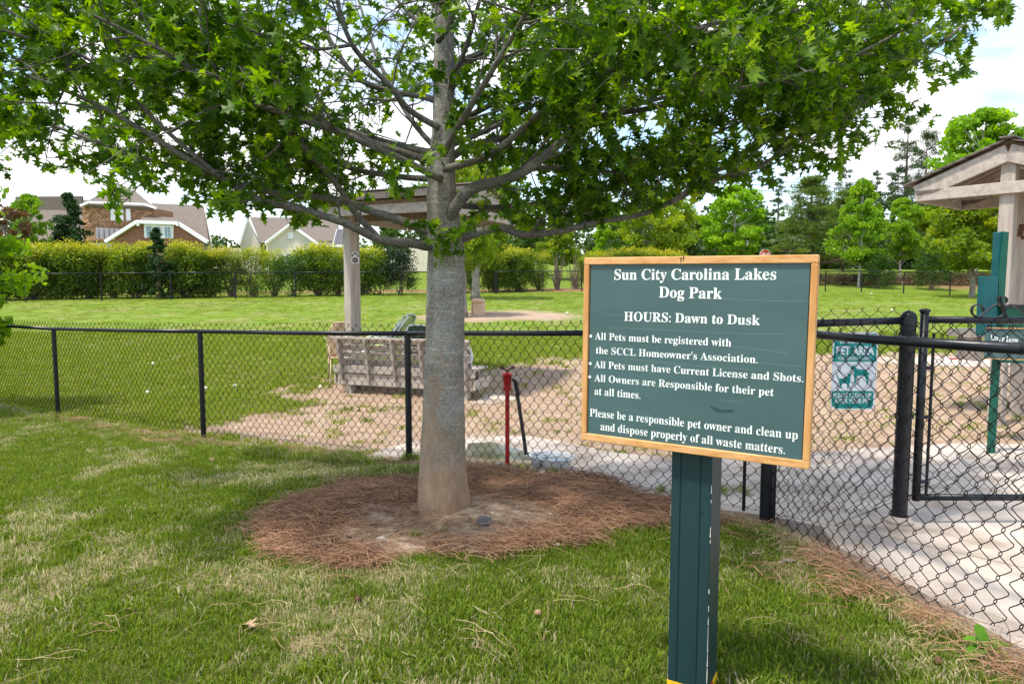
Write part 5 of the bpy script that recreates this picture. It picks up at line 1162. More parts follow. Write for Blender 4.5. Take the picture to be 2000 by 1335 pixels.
def decid(seed, H, Wd, base, mat, tmat, ncl=85, nl=60, ls=.17, shape='round', tr0=.09):
    rng = np.random.default_rng(seed); r = random.Random(seed); mb = MB(); ch = H-base; cents = []; rads = []
    def env(t):     # crown half width at relative height t
        return {'round': sqrt(max(0, 1-(2*t-1)**2))**.75, 'oval': (sin(pi*min(1, t*.96+.04))**.6), 'cone': (1-t)**.75*min(1, t*9+.35), 'low': (min(1, t*6+.3))*(1-t)**.55, 'column': (min(1, t*5+.4))*min(1, (1-t)*3.2)**.6}[shape]
    k = 0; off = rng.uniform(0, 6, 3)
    while len(cents) < ncl:
        t = r.random()**.9; a = r.uniform(0, 2*pi); e = env(t)*(.82+.36*sin(a*3+off[0]+t*5)*.5+.14*sin(a*5+t*9+off[1])); rr_ = e*Wd/2*(r.random()**.42)
        cents.append((rr_*cos(a), rr_*sin(a), base+t*ch)); rads.append(r.uniform(.30, .60)*Wd/4.4*(.6+.4*e))
    v, q = cards(cents, np.array(rads), nl, ls, .62, rng, flat=.35, droop=.2)
    tone = np.clip(.5+.16*rng.normal(0, 1, ncl).repeat(nl)+rng.normal(0, .13, ncl*nl), 0, 1)
    tp = [(0, 0, -.15), (r.uniform(-.05, .05), 0, base*.5), (r.uniform(-.1, .1), r.uniform(-.1, .1), base), (r.uniform(-.15, .15), 0, base+ch*.45), (0, 0, base+ch*.85)]
    mb.tube(spline(tp, 3), list(np.linspace(tr0*1.15, tr0*.25, 13)), 9)
    for c in cents[::3]:
        z0 = max(base*.75, c[2]-(.25+.5*r.random())*(abs(c[0])+abs(c[1]))); z0 = min(z0, base+ch*.7); mid = (c[0]*.45, c[1]*.45, z0+(c[2]-z0)*.4); mb.tube([(0, 0, z0), mid, c], [tr0*.35, tr0*.22, tr0*.08], 4, cap=False)
    return veg(name_ := 'tree', v, mat, tone, mb, tmat)
def pine(seed, H, base, Wd, mat, ncl=60, nl=70, full=False, ls=.22):
    rng = np.random.default_rng(seed); r = random.Random(seed); mb = MB(); cents = []; rads = []
    mb.tube([(0, 0, -.3), (r.uniform(-.1, .1), 0, H*.5), (0, 0, H*.97)], [H*.016, H*.011, .03], 8)
    while len(cents) < ncl:
        t = r.random(); z = base+(H-base)*t; a = r.uniform(0, 2*pi); e = ((1-t)**.7*.95+.08) if full else (sin(pi*min(1, .25+.75*t))**.8*.9+.12)*(.5+.5*r.random()); rr_ = Wd/2*e*(r.random()**.5 if full else r.uniform(.25, 1)); c = (rr_*cos(a), rr_*sin(a), z+rr_*(.25 if not full else .1))
        cents.append(c); rads.append(r.uniform(.28, .5)*(Wd/4)); mb.tube([(0, 0, z-rr_*.05), (c[0]*.6, c[1]*.6, z+rr_*.05), c], [.045, .03, .012], 4, cap=False)
    v, q = cards(cents, np.array(rads), nl, ls, .16, rng, flat=.35, outward=1.0)
    tone = np.clip(.5+.2*rng.normal(0, 1, ncl).repeat(nl)+rng.normal(0, .12, ncl*nl), 0, 1); return veg('pine', v, mat, tone, mb, M['pinebark'])
def shrub(seed, H, Wd, mat, ncl=70, nl=60, ls=.10, stems=14, top_=False, low=.12):
    rng = np.random.default_rng(seed); r = random.Random(seed); mb = MB(); cents = []; rads = []
    for i in range(ncl):
        t = low+(1-low)*r.random()**.72; a = r.uniform(0, 2*pi); rr_ = Wd/2*(.72+.28*min(1, t*1.8))*(r.random()**.5)*(1.0 if t < .85 else .92); cents.append((rr_*cos(a), rr_*sin(a)*.7, H*(t*.93)+r.uniform(-.05, .07)*H)); rads.append(r.uniform(.13, .26)*Wd)
    v, q = cards(cents, np.array(rads), nl, ls, .55, rng, flat=.1)
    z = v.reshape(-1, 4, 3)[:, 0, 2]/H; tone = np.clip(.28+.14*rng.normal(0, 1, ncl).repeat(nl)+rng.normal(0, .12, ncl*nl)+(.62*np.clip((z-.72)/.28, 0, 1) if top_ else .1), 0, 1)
    for i in range(stems):
        c = cents[r.randrange(ncl)]; b = (r.uniform(-.15, .15), r.uniform(-.12, .12), -.1); mb.tube([b, (c[0]*.5+b[0], c[1]*.5, c[2]*.45), (c[0], c[1], c[2]+.1)], [.028, .018, .008], 4, cap=False)
    return veg('shrub', v, mat, tone, mb, M['stem'])
M['lmaple'] = leafmat('bright_maple_leaves', [(.07, .17, .010), (.13, .27, .014), (.20, .36, .02), (.30, .44, .03)], tr=.45, rand=.10)
M['loak'] = leafmat('yellow_green_leaves', [(.06, .12, .010), (.12, .20, .014), (.20, .28, .02), (.32, .36, .03)], tr=.45, rand=.10)
M['lmid'] = leafmat('mid_green_leaves', [(.03, .075, .010), (.05, .115, .014), (.09, .17, .02)], tr=.35, rand=.15)
M['lhedge'] = leafmat('hedge_leaves', [(.045, .085, .010), (.08, .14, .013), (.14, .21, .018), (.26, .31, .022), (.42, .40, .03)], tr=.35, rand=.12)
M['lpine'] = leafmat('pine_needles', [(.03, .065, .02), (.055, .10, .03), (.09, .14, .04)], tr=.2, rand=.2)
M['lypine'] = leafmat('young_pine_needles', [(.05, .10, .015), (.09, .15, .02), (.15, .22, .03)], tr=.3, rand=.1)
M['lcedar'] = leafmat('cedar_leaves', [(.012, .035, .010), (.022, .06, .014), (.04, .09, .018)], tr=.2, rand=.1)
M['ldark'] = leafmat('holly_leaves', [(.008, .022, .008), (.014, .035, .010), (.03, .06, .014)], tr=.1, rand=.1)
M['lred'] = leafmat('rusty_leaves', [(.05, .035, .015), (.10, .055, .02), (.16, .09, .03)], tr=.3)
M['lbox'] = leafmat('low_hedge_leaves', [(.045, .04, .02), (.09, .075, .03), (.13, .12, .04)], tr=.2)
PR = {}
PR['maple'] = [decid(1, 6, 4.2, 1.5, M['lmaple'], M['palebark'], 130, 105, .19, 'oval'), decid(2, 6, 4.4, 1.4, M['lmaple'], M['palebark'], 130, 105, .19, 'low')]
PR['oak'] = [decid(3, 6, 5.6, 1.6, M['loak'], M['bgbark'], 150, 115, .18, 'round', .12), decid(4, 6, 5.2, 1.4, M['loak'], M['bgbark'], 150, 115, .18, 'low', .11)]
PR['mid'] = [decid(5, 6, 4.6, 1.2, M['lmid'], M['bgbark'], 120, 95, .22, 'round'), decid(6, 6, 4.0, .8, M['lmid'], M['bgbark'], 120, 95, .22, 'oval')]
PR['pine'] = [pine(7, 14, 6, 5, M['lpine'], 60, 80, ls=.38), pine(8, 14, 4.5, 6, M['lpine'], 80, 80, ls=.38), pine(9, 14, 7.5, 4, M['lpine'], 42, 80, ls=.38)]
PR['ypine'] = [pine(10, 7, .8, 4.6, M['lypine'], 110, 90, True, ls=.30)]
PR['cedar'] = [decid(11, 5, 3.0, .25, M['lcedar'], M['pinebark'], 130, 80, .13, 'cone')]
PR['cone'] = [decid(12, 3.4, 1.9, .15, M['lcedar'], M['pinebark'], 90, 80, .10, 'cone')]
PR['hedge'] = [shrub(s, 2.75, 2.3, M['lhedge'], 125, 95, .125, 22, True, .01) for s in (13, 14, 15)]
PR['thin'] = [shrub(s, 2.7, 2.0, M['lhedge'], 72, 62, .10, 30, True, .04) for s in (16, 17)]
PR['holly'] = [shrub(18, 2.8, 2.2, M['ldark'], 80, 80, .10, 8)]
PR['round'] = [shrub(19, 2.3, 1.9, M['lmid'], 70, 80, .10, 8)]
PR['rust'] = [decid(20, 5, 3.4, .4, M['lred'], M['bgbark'], 90, 60, .16, 'round')]
PR['low'] = [shrub(21, .75, 1.9, M['lbox'], 46, 70, .07, 8, False, .05)]
PR['bare'] = [shrub(22, 2.6, 1.6, M['lhedge'], 40, 5, .07, 60, False)]
cnt_ = {}
def plant(kind, name, px, Y_, py_top, label, cat, group=None, var=None, wmul=1., sink=0., pbase=None):
    i = cnt_.get(kind, 0); cnt_[kind] = i+1; pr_l = PR[kind]; cm, tm = pr_l[(i if var is None else var) % len(pr_l)]
    b = gp(px, Y_); H0 = max(v.co.z for v in tm.vertices) if kind in ('pine',) else max(v[2] for v in cm_b[cm.name]); top_ = P(px, py_top, Y_).z; s = (top_-b.z)/H0
    t = thing(name, label, cat, (b.x, b.y, b.z-sink), random.uniform(0, 6.28), group); t.scale = (s*wmul, s*wmul, s)
    for nm, me in (('crown', cm), ('trunk' if cat == 'tree' else 'stems', tm)):
        o = bpy.data.objects.new(nm, me); col.objects.link(o); o.parent = t
    return t
class _B(dict):
    def __missing__(s, k):
        me = bpy.data.meshes[k]; c = np.empty(len(me.vertices)*3, np.float32); me.vertices.foreach_get('co', c); c = c.reshape(-1, 3); z = np.percentile(c[:, 2], 99.7); s[k] = [(0, 0, float(z))]; return s[k]
cm_b = _B()

# hedge of large shrubs behind the far fence
def fenceY(px):
    return float(np.interp(px, [-300]+[a for a, b in FF], [26]+[b for a, b in FF]))
HS = [(-130, 470, 'hedge'), (-60, 470, 'hedge'), (10, 470, 'hedge'), (68, 470, 'hedge'), (122, 468, 'hedge'), (176, 472, 'hedge'), (226, 476, 'thin'), (268, 470, 'hedge'), (362, 474, 'hedge'), (410, 478, 'hedge'), (455, 482, 'thin'), (498, 480, 'thin'), (540, 482, 'thin'), (622, 480, 'hedge'), (662, 486, 'thin'), (712, 480, 'hedge'), (880, 488, 'hedge'), (925, 492, 'thin'), (968, 484, 'hedge'), (1012, 486, 'hedge'), (1052, 488, 'thin'), (1088, 486, 'bare'), (1122, 490, 'bare'), (1160, 486, 'hedge'), (1210, 486, 'hedge'), (1260, 486, 'hedge'), (1310, 486, 'hedge')]
where = {68: 'left of the second far fence post', 122: 'under the dark cedar', 176: 'left of the brick gable', 268: 'before the brick gable, left of the dark cone shrub', 362: 'right of the dark cone shrub', 410: 'below the right end of the brick house roof', 622: 'below the cream gable, right of the rounded green shrub', 712: 'immediately right of the left shelter post', 880: 'behind the big trunk', 968: 'behind the thick far fence post', 1012: 'between the thick and the next thin far fence post', 1160: 'behind the left part of the sign'}
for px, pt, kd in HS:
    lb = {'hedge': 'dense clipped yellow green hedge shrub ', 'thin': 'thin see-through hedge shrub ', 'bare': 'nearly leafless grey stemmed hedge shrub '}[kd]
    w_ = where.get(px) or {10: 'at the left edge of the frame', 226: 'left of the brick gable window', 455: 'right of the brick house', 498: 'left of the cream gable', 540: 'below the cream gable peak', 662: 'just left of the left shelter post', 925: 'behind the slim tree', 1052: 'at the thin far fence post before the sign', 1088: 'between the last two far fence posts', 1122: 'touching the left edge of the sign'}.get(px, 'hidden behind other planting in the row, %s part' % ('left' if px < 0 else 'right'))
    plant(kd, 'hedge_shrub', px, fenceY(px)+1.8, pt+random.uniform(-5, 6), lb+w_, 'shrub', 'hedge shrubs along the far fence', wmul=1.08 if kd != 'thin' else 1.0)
plant('cone', 'conifer_shrub', 315, fenceY(315)+.9, 445, 'dark green cone shaped shrub before the brick gable window', 'shrub', wmul=1.15)
plant('round', 'evergreen_shrub', 575, fenceY(575)+1.3, 498, 'rounded mid green shrub below the cream gable', 'shrub', wmul=1.05)
plant('holly', 'holly_shrub', 782, fenceY(782)+1.2, 482, 'very dark glossy shrub between the left shelter post and the big trunk', 'shrub', wmul=1.2)
plant('holly', 'holly_shrub', 745, fenceY(745)+2.3, 492, 'dark shrub filling the gap left of the darkest shrub by the trunk', 'shrub', wmul=.9)
# left background trees
plant('cedar', 'cedar_tree', 148, 36, 378, 'dark pointed cedar in front of the brick house', 'tree', wmul=1.2)
plant('maple', 'maple_tree', 70, 38, 380, 'bright green leafy tree left of the dark cedar', 'tree', wmul=.75)
plant('rust', 'rust_leaf_tree', 22, 34, 400, 'dark rusty leaved tree at the left edge behind the hedge', 'tree', wmul=1.1)
plant('cedar', 'cedar_tree', -30, 34, 420, 'dark tree cut by the left edge of the frame', 'tree')
# near young maple just left of the frame, its branch reaches in
nm_ = plant('maple', 'young_maple', -95, 9.5, 330, 'young maple reaching in from beyond the left edge with bright hanging leaves', 'tree', var=0, wmul=1.0)
# slim trees inside the park
st = thing('slim_lawn_tree', 'slim grey trunked tree with brown flared foot behind the stone seat', 'tree')
def slim(px, py, Y_, wpx, pytop, t_):
    bb = gp(px, Y_); tp = P(px+2, pytop, Y_); r_ = wpx/2/F*Y_; mb = MB(); zs_ = np.linspace(0, 1, 14); pts = [bb.lerp(tp, z) for z in zs_]; mb.tube(pts, [r_*(1.0+.75*math.exp(-z*9)) for z in zs_], 12); return mb.build('trunk', M['bgbark'], t_, smooth=True)
Ys = G(929, 584).y; slim(929, 584, Ys, 13, 440, st)
cm, tm = PR['oak'][0]; b = gp(935, Ys); sC_ = (P(935, 330, Ys).z-b.z)/6.; o = bpy.data.objects.new('crown', cm); col.objects.link(o); o.parent = st; o.location = (b.x, b.y, b.z+.3); o.scale = (sC_*.85, sC_*.85, sC_)
st2 = thing('slim_lawn_tree', 'reddish brown tree foot showing just right of the big trunk', 'tree'); Y2 = 23.0; slim(902, 612, Y2, 16, 430, st2)
cm, tm = PR['oak'][1]; b = gp(900, Y2); o = bpy.data.objects.new('crown', cm); col.objects.link(o); o.parent = st2; o.location = (b.x, b.y, b.z+.6); sC_ = (P(900, 330, Y2).z-b.z)/6.; o.scale = (sC_*.6, sC_*.6, sC_*.9)
# right background
plant('oak', 'broad_tree', 1893, 33.5, 330, 'broad low tree with mottled grey trunk on the lawn left of the right shelter', 'tree', var=1, wmul=1.15)
plant('maple', 'maple_tree', 1672, 44, 352, 'bright green maple with white trunk right of the sign', 'tree', var=1, wmul=.82)
plant('maple', 'maple_tree', 1752, 50, 388, 'smaller bright maple between the white trunk maple and the broad tree', 'tree', var=0, wmul=.95)
plant('oak', 'yellow_tree', 1800, 56, 405, 'yellow green tree behind the broad low tree', 'tree', var=0, wmul=1.0)
plant('maple', 'tall_tree', 1898, 52, 215, 'tall bright tree rising above the right shelter roof', 'tree', var=0, wmul=1.0)
plant('maple', 'tall_tree', 2010, 50, 300, 'bright tree at the right edge above the shelter roof', 'tree', var=1, wmul=.8)
plant('oak', 'yellow_tree', 1990, 46, 400, 'leafy tree seen between the right shelter posts', 'tree', var=0, wmul=.9)
plant('maple', 'maple_tree', 1430, 48, 362, 'bright green maple above the right half of the sign', 'tree', var=0, wmul=1.15)
plant('oak', 'yellow_tree', 1285, 47, 385, 'yellow green tree above the middle of the sign, its trunk showing', 'tree', var=0, wmul=1.15)
plant('maple', 'maple_tree', 1190, 50, 395, 'bright leafy tree above the left corner of the sign', 'tree', var=1, wmul=1.0)
plant('oak', 'yellow_tree', 1090, 50, 420, 'low bright tree behind the grey stemmed shrubs', 'tree', var=1, wmul=1.0)
plant('mid', 'green_tree', 1030, 54, 425, 'mid green tree behind the hedge right of the slim tree', 'tree', wmul=1.1)
plant('mid', 'green_tree', 960, 56, 430, 'mid green tree behind the hedge by the slim tree', 'tree', wmul=1.1)
plant('mid', 'green_tree', 760, 50, 440, 'mid green tree beyond the hedge left of the big trunk', 'tree', wmul=1.0)
plant('ypine', 'young_pine', 1575, 50, 345, 'full young pine right of the stop sign', 'tree', wmul=1.3)
plant('ypine', 'young_pine', 1640, 60, 372, 'young pine behind the white trunk maple', 'tree', wmul=1.2)
for px, Y_, pt, lb in ((1535, 72, 425, 'green tree filling the gap between the maple and the full young pine'), (1608, 74, 405, 'green tree behind and between the two young pines'), (1700, 70, 415, 'green tree behind the white trunk maple, right side'), (1480, 70, 430, 'green tree behind the right side of the bright maple above the sign'), (1350, 68, 420, 'green tree between the two bright trees above the sign'), (1830, 72, 400, 'green tree behind the broad low tree, left side')):
    plant('mid', 'green_tree', px, Y_, pt, lb, 'tree', wmul=1.25)
plant('round', 'round_shrub', 1712, 43, 492, 'round green shrub right of the white trunk in a mulch bed', 'shrub')
plant('round', 'round_shrub', 1812, 42, 484, 'larger round green shrub left of the broad tree trunk', 'shrub', wmul=1.1)
LR = [(1560, 'left end, beside the sign'), (1606, 'just right of the sign frame'), (1640, 'left of the white trunk'), (1676, 'behind the white trunk'), (1716, 'behind the round shrub'), (1756, 'right of the round shrub'), (1796, 'left of the larger round shrub'), (1838, 'right of the larger round shrub'), (1880, 'behind the broad tree trunk'), (1925, 'left of the right shelter post'), (1975, 'between the right shelter posts')]
for px, wtxt in LR: plant('low', 'low_hedge_shrub', px, 46, 530, 'low brownish clipped hedge shrub, '+wtxt, 'shrub', 'low hedge across the road verge', wmul=1.5)
for px, Y_, pt, lb in ((1755, 85, 232, 'tall thin pine with bare pole trunk left of the tall bright tree'), (1792, 80, 258, 'tall dark pine beside the bare pole pine'), (1700, 90, 335, 'dark pine behind the white trunk maple'), (1640, 92, 330, 'dark pine above the young pines'), (1590, 95, 345, 'dark pine above the full young pine'), (1512, 95, 350, 'thin pine beside the power lines'), (1840, 88, 300, 'dark pine left of the tall bright tree'), (1960, 90, 262, 'dark pine behind the shelter peak'), (1480, 100, 385, 'dark pine left of the power line gap'), (1550, 100, 380, 'low dark pine right of the power line gap'), (1670, 100, 350, 'distant pine left of the maple top'), (1735, 100, 345, 'distant pine right of the maple top'), (2040, 80, 240, 'dark pine beyond the right edge')):
    plant('pine', 'tall_pine', px, Y_, pt, lb, 'tree', 'pines in the far wood', wmul=1.0)
# the far wood as a mass
rng = np.random.default_rng(77); cents = []; rads = []
for k in range(1100):
    u = rng.uniform(-500, 2600); Yw = rng.uniform(92, 125)
    htop = np.interp(u, [-500, 0, 90, 130, 450, 700, 850, 1000, 1200, 1450, 1520, 1620, 1750, 2000, 2600], [420, 425, 435, 480, 480, 470, 450, 445, 425, 400, 440, 395, 385, 380, 350])
    if k % 4 == 0: Yw = rng.uniform(64, 74); u = rng.uniform(1150, 2200); htop = rng.uniform(462, 500)
    b = gp(u, Yw); zt_ = P(u, htop, Yw).z; cents.append((b.x, Yw, b.z+(zt_-b.z)*rng.random())); rads.append(rng.uniform(1.2, 2.2))
v, q = cards(cents, np.array(rads), 110, .75, .6, rng); tone = np.clip(.45+.25*rng.normal(0, 1, len(cents)).repeat(110)*.6+rng.normal(0, .15, len(cents)*110), 0, 1)
M['lwood'] = leafmat('far_wood_leaves', [(.03, .06, .012), (.055, .105, .018), (.10, .165, .028)], tr=.2)
o = npmesh('far_wood', v, np.arange(len(v)).reshape(-1, 4), M['lwood'], attrs={'tone': ('FACE', tone)}); tag(o, kind='stuff')

# ------------------------------------------------------------ houses
def HP(px, py, Y_): return P(px, py, Y_)
def face(pts, nm, mat, par, th=.15):
    mb = MB(); mb.prism(pts, (0, 1, 0), th); return mb.build(nm, mat, par)
def roofpoly(pts, nm, mat, par):      # sloping roof sheet with thickness
    mb = MB(); p = [Vector(q) for q in pts]; nrm = (p[1]-p[0]).cross(p[2]-p[0]).normalized(); nrm = nrm if nrm.z > 0 else -nrm; mb.prism(p, -nrm, .18); return mb.build(nm, mat, par)
ha = thing('brick_house', 'brick house with brown roof, white trimmed gable and shake sided tower', 'house')
Y0 = 52
# main roof: slope facing the camera, from eave at Y0+1 to ridge at Y0+7
face([HP(30, 475, Y0+4), HP(30, 384, Y0+4), HP(160, 383, Y0+4), HP(160, 475, Y0+4)], 'rear_roof_slope', M['houseroof'], ha, .2)
roofpoly([HP(30, 470, Y0), HP(250, 470, Y0), HP(200, 392, Y0+6), HP(50, 383, Y0+6)], 'roof', M['houseroof'], ha)
roofpoly([HP(255, 470, Y0), HP(408, 471, Y0), HP(397, 401, Y0+6.5), HP(297, 397, Y0+6.5), HP(250, 440, Y0+2)], 'roof', M['houseroof'], ha)
face([HP(397, 401, Y0+6.5), HP(412, 471, Y0+1), HP(412, 520, Y0+1), HP(380, 520, Y0+1)], 'side_wall', M['siding'], ha, .2)
roofpoly([HP(160, 399, Y0-.6), HP(302, 405, Y0-.6), HP(262, 371, Y0+3.2), HP(212, 369, Y0+3.2)], 'tower_roof', M['houseroof'], ha)
face([HP(163, 400, Y0-.3), HP(300, 406, Y0-.3), HP(300, 470, Y0-.3), HP(163, 470, Y0-.3)], 'tower_wall', M['shake'], ha, 3)
# shakes as pieces
me = None; y0p = Y0-.33; w0 = HP(163, 402, y0p); w1 = HP(292, 442, y0p); rr = random.Random(9); zz = w1.z; row = 0
while zz < w0.z:
    xx = w0.x-(row % 2)*.12
    while xx < w1.x:
        ww = .27
        if me is None: mb = MB(); mb.box((0, 0, 0), (.265, .03, .17)); o = mb.build('shake', M['shake'], ha); me = o.data
        else: o = bpy.data.objects.new('shake', me); col.objects.link(o); o.parent = ha
        o.location = (xx+.13, y0p-rr.uniform(0, .03), zz+.07); o.rotation_euler.x = R(-7); o.scale = (rr.uniform(.8, 1.15), 1, 1); xx += .285
    zz += .15; row += 1
for px in (221, 237, 251):
    a, b = HP(px-5, 405, Y0-.42), HP(px+5, 431, Y0-.42); fr__ = MB(); fr__.box(((a.x+b.x)/2, a.y, (a.z+b.z)/2), (b.x-a.x, .08, a.z-b.z)); wn = fr__.build('tower_window', M['whitepaint'], ha)
face([HP(187, 444, Y0-1.2), HP(240, 447, Y0-1.2), HP(205, 466, Y0-1.8), HP(187, 466, Y0-1.8)], 'metal_roof', M['metalroof'], ha, .08)
for px in (193, 203, 213, 223, 232): mb = MB(); mb.beam(HP(px, 446, Y0-1.25), HP(px, 464, Y0-1.85), .03, .05, (0, 1, 0)); mb.build('seam', M['metalroof'], ha)
def trim(pts, wd_, nm='trim', Yo=0, par=None, m='whitepaint'):
    for a, b in zip(pts[:-1], pts[1:]): mb = MB(); mb.beam(a, b, .25, wd_, (0, 0, 1)); mb.build(nm, M[m], par or ha)
trim([HP(158, 402, Y0-.7), HP(175, 395, Y0-.7), HP(228, 397, Y0-.7), HP(283, 399, Y0-.7), HP(306, 407, Y0-.7)], .16)
# brick gable
Yb_ = Y0-2.4
face([HP(222, 470, Yb_), HP(270, 436, Yb_), HP(345, 438, Yb_), HP(395, 470, Yb_), HP(395, 560, Yb_), HP(222, 560, Yb_)], 'brick_wall', M['brick'], ha, .25)
trim([HP(206, 472, Yb_-.2), HP(268, 433, Yb_-.2), HP(348, 436, Yb_-.2), HP(406, 473, Yb_-.2)], .24)
roofpoly([HP(206, 470, Yb_-.1), HP(268, 431, Yb_-.1), HP(290, 425, Yb_+3), HP(230, 455, Yb_+3)], 'gable_roof', M['houseroof'], ha); roofpoly([HP(268, 431, Yb_-.1), HP(348, 434, Yb_-.1), HP(345, 425, Yb_+2.5), HP(285, 422, Yb_+2.5)], 'gable_roof', M['houseroof'], ha)
for px in (270, 347): a = HP(px, 437, Yb_-.35); mb = MB(); mb.box(a, (.14, .16, .3)); mb.build('bracket', M['whitepaint'], ha)
face([HP(281, 437, Yb_-.08), HP(339, 440, Yb_-.08), HP(338, 466, Yb_-.08), HP(282, 464, Yb_-.08)], 'window_surround', M['whitepaint'], ha, .08)
for x0_, x1_, yt_ in ((286, 297, 442), (304, 315, 443), (322, 334, 444)):
    a, b = HP(x0_, yt_, Yb_-.1), HP(x1_, yt_+20, Yb_-.1); wn = MB().box(((a.x+b.x)/2, a.y-.02, (a.z+b.z)/2), (b.x-a.x, .06, a.z-b.z)).build('window', M['whitepaint'], ha)
    cw, chh = (b.x-a.x)/2, (a.z-b.z)/4
    for i in range(2):
        for j in range(4): MB().box((a.x+cw*(i+.5), a.y-.055, b.z+chh*(j+.5)), (cw*.80, .02, chh*.84)).build('pane', M['glass'], wn)
hb = thing('cream_house', 'cream sided house with grey brown roof left of the shelter post', 'house')
Y1 = 56
def lap(poly_pts, par, Y_, nm='siding', step=.16):
    """clapboards as real stepped boards, one mesh"""
    zs_ = [p.z for p in poly_pts]; z = min(zs_); mb = MB(); n_ = len(poly_pts)
    while z < max(zs_)-.01:
        zc__ = z+step/2; xs = []
        for i in range(n_):
            a, b = poly_pts[i], poly_pts[(i+1) % n_]
            if (a.z > zc__) != (b.z > zc__): xs.append(a.x+(b.x-a.x)*(zc__-a.z)/(b.z-a.z))
        xs.sort()
        if len(xs) >= 2: x0, x1 = xs[0], xs[-1]; mb.add([(x0, Y_-.04, z), (x1, Y_-.04, z), (x1, Y_, z+step), (x0, Y_, z+step), (x0, Y_+.3, z), (x1, Y_+.3, z), (x1, Y_+.3, z+step), (x0, Y_+.3, z+step)], [(0, 1, 2, 3), (4, 7, 6, 5), (0, 4, 5, 1), (3, 2, 6, 7), (0, 3, 7, 4), (1, 5, 6, 2)])
        z += step
    o = mb.build(nm, M['siding'], par); o['kind'] = 'stuff'; return o
lap([HP(520, 475, Y1), HP(565, 440, Y1), HP(570, 440, Y1), HP(618, 475, Y1), HP(618, 580, Y1), HP(520, 580, Y1)], hb, Y1)
lap([HP(470, 478, Y1+2), HP(483, 428, Y1+2), HP(508, 478, Y1+2), HP(508, 580, Y1+2), HP(470, 580, Y1+2)], hb, Y1+2)
lap([HP(618, 480, Y1+1), HP(676, 480, Y1+1), HP(676, 580, Y1+1), HP(618, 580, Y1+1)], hb, Y1+1); lap([HP(400, 486, Y1+5), HP(470, 486, Y1+5), HP(470, 580, Y1+5), HP(400, 580, Y1+5)], hb, Y1+5); lap([HP(676, 484, Y1+3), HP(900, 484, Y1+3), HP(900, 580, Y1+3), HP(676, 580, Y1+3)], hb, Y1+3)
roofpoly([HP(508, 474, Y1+.2), HP(520, 474, Y1+.2), HP(600, 474, Y1+.2), HP(665, 470, Y1+.2), HP(660, 426, Y1+6), HP(488, 424, Y1+6)], 'roof', M['houseroof'], hb)
roofpoly([HP(608, 477, Y1-.3), HP(650, 477, Y1-.3), HP(646, 467, Y1+1), HP(612, 467, Y1+1)], 'porch_roof', M['metalroof'], hb)
roofpoly([HP(647, 478, Y1-.8), HP(690, 478, Y1-.8), HP(684, 446, Y1+2), HP(658, 448, Y1+2)], 'metal_roof', M['metalroof'], hb)
for i in range(7): px = 650+i*6; mb = MB(); mb.beam(HP(px, 478, Y1-.9), HP(658+i*4, 448, Y1+1.9), .03, .05, (0, 0, 1)); mb.build('seam', M['whitepaint'] if i == 0 else M['metalroof'], hb)
for pts in ([HP(518, 475, Y1-.2), HP(567, 438, Y1-.2), HP(622, 477, Y1-.2)], [HP(468, 478, Y1+1.8), HP(483, 426, Y1+1.8)], [HP(620, 480, Y1-.9), HP(692, 480, Y1-.9)]):
    trim(pts, .18, 'trim', par=hb)
face([HP(563, 454, Y1-.1), HP(573, 454, Y1-.1), HP(573, 466, Y1-.1), HP(563, 466, Y1-.1)], 'gable_vent', M['whitepaint'], hb, .06)
for x0_, x1_ in ((545, 552), (560, 567), (632, 640), (660, 668)): face([HP(x0_, 495, Y1-.08), HP(x1_, 495, Y1-.08), HP(x1_, 515, Y1-.08), HP(x0_, 515, Y1-.08)], 'window', M['glass'], hb, .05)
hc = thing('distant_house', 'distant pale house glimpsed behind the hedge far left', 'house')
face([HP(30, 470, 60), HP(160, 470, 60), HP(160, 560, 60), HP(30, 560, 60)], 'wall', M['siding'], hc, 5); roofpoly([HP(30, 471, 59.8), HP(160, 471, 59.8), HP(150, 455, 64), HP(40, 455, 64)], 'roof', M['houseroof'], hc)

# ------------------------------------------------------------ street lamp, stop sign, power lines
lp_ = thing('street_lamp', 'white street lamp above the sign frame, left of the stop sign', 'lamp'); b = gp(1459, 62)
mb = MB(); tpz = P(1459, 462, 62); mb.tube([(b.x, b.y, b.z), tpz], .07, 8); mb.build('pole', M['polegrey'], lp_); mb = MB(); mb.lathe([(.01, .32), (.30, .22), (.34, .10), (.22, .0), (.08, -.06)], 12, tpz); mb.build('lantern', M['whitepaint'], lp_)
ss = thing('stop_sign', 'red octagonal stop sign peeking over the top of the park sign', 'sign'); Ys2 = 62; c = P(1494.5, 497, Ys2); rS = 11.5/F*Ys2*.98
for rad__, yy, nm, m in ((rS, 0, 'plate', 'whitepaint'), (rS*.9, -.012, 'face', 'stopred')):
    mb = MB(); mb.prism([(c.x+rad__*cos(pi/8+pi/4*i), c.y+yy, c.z+rad__*sin(pi/8+pi/4*i)) for i in range(8)], (0, 1, 0), .01); mb.build(nm, M[m], ss)
me_ = place_text("STOP", Vector((c.x-rS*.66, c.y-.03, c.z-rS*.22)), Vector((1, 0, 0)), Vector((0, 0, 1)), rS*1.32, rS*.5, ss, serif=False, fat=.02, mat=M['whitepaint'])
b = gp(1494.5, Ys2); mb = MB(); mb.tube([(c.x, c.y+.06, b.z), (c.x, c.y+.06, c.z+rS*1.2)], .04, 8); mb.build('pole', M['rubber'], ss)
pw = thing('power_lines', 'three thin power lines crossing the sky gap above the stop sign', 'cable')
for dz in (0, 1, 2):
    a, b = P(1380, 343+dz*11, 130), P(1720, 357+dz*9, 130); mb = MB(); mb.tube([a, (a+b)/2-Vector((0, 0, .6)), b], .05, 4); mb.build('wire', M['rubber'], pw)
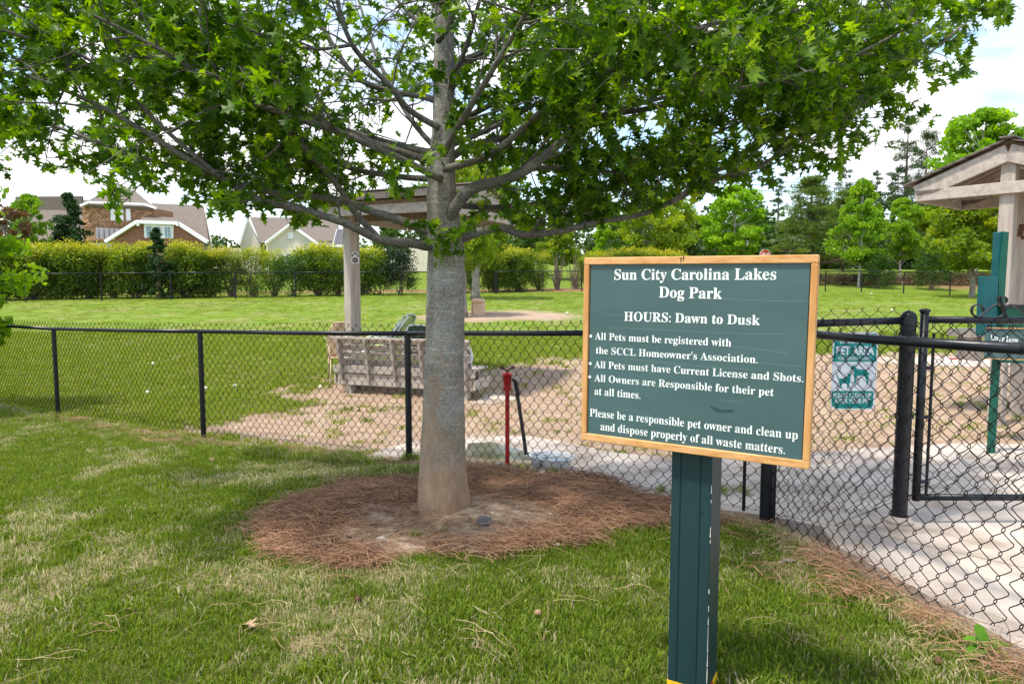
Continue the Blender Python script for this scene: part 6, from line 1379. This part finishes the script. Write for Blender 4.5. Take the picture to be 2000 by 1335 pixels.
# hard leaf litter: a few dead leaves, cones and a twig
def leafbit(px, py, s, nm, label):
    p = G(px, py); o = bpy.data.objects.new(nm, dm_); col.objects.link(o); o.location = (p.x, p.y, p.z+.035); o.rotation_euler = (random.uniform(-.5, .5), random.uniform(-.4, .4), random.uniform(0, 6)); o.scale = (s, s, s); tag(o, label, 'leaf', 'dead leaves on the lawn')
M['deadleaf'] = nmat('dead_leaf', (.25, .15, .09), (.42, .30, .20), scale=20, rough=.9)
dm_ = npmesh('dead_leaf', LP[1][0], LP[1][1], M['deadleaf'], link=False)
for px, py, s, lb in ((497, 1238, .08, 'curled brown dead leaf on the grass at the lower left of centre'), (412, 901, .06, 'pale dead leaf on the grass below the second fence post'), (162, 868, .05, 'pale dead leaf near the leftmost fence post'), (1462, 1098, .06, 'pale dead leaf on the bare strip right of the sign post'), (1750, 1185, .06, 'brown dead leaf by the slanting fence, low right'), (1512, 1012, .07, 'tan dead leaf at the foot of the corner post'), (1182, 1035, .07, 'pale dead leaf at the right of the pine straw ring')): leafbit(px, py, s, 'dead_leaf', lb)
a, b = G(1520, 1107), G(1552, 1101); mb = MB(); mb.tube([a+Vector((0, 0, .02)), (a+b)/2+Vector((0, 0, .03)), b+Vector((0, 0, .02))], .008, 6); tag(mb.build('fallen_twig', M['bgbark']), 'short dark twig lying on the straw right of the sign post', 'twig')
for px, py, lb in ((700, 1181, 'small brown pine cone bit on the grass below the pine straw ring'), (1051, 1209, 'round tan nut on the grass left of the sign post'), (1832, 1305, 'dark purple brown cone bit at the bottom right corner')):
    p = G(px, py); mb = MB(); mb.lathe([(.001, 0), (.012, .004), (.017, .014), (.012, .026), (.001, .03)], 9, (p.x, p.y, p.z+.015)); tag(mb.build('pine_cone_bit', M['rust'] if px != 1051 else M['deadleaf'], smooth=True), lb, 'nut')
# broad leaved weed at lower right, small weeds
wd = thing('broad_leaf_weed', 'broad leaved bright green weed at the foot of the slanting fence, lower right', 'weed'); p = G(1925, 1275)
wm = []
for k, (a, ln, el) in enumerate(((1.9, .13, 1.2), (.1, .12, .45), (3.6, .13, .2), (-.8, .09, .3), (2.7, .10, .7))):
    d = Vector((cos(a)*cos(el), sin(a)*cos(el), sin(el))); sd__ = Vector((-sin(a), cos(a), 0)); mb = MB(); n_ = 7; vs = []
    for i in range(n_):
        t = i/(n_-1); c = p+Vector((0, 0, .02))+d*ln*t-Vector((0, 0, .05*t*t)); w__ = .032*sin(pi*min(1, t*.9+.08))**.8; vs += [c-sd__*w__+Vector((0, 0, .008)), c, c+sd__*w__+Vector((0, 0, .008))]
    mb.add(vs, [(i*3+j, i*3+j+1, i*3+j+4, i*3+j+3) for i in range(n_-1) for j in range(2)]); mb.build('leaf', M['weed'], wd, smooth=True)
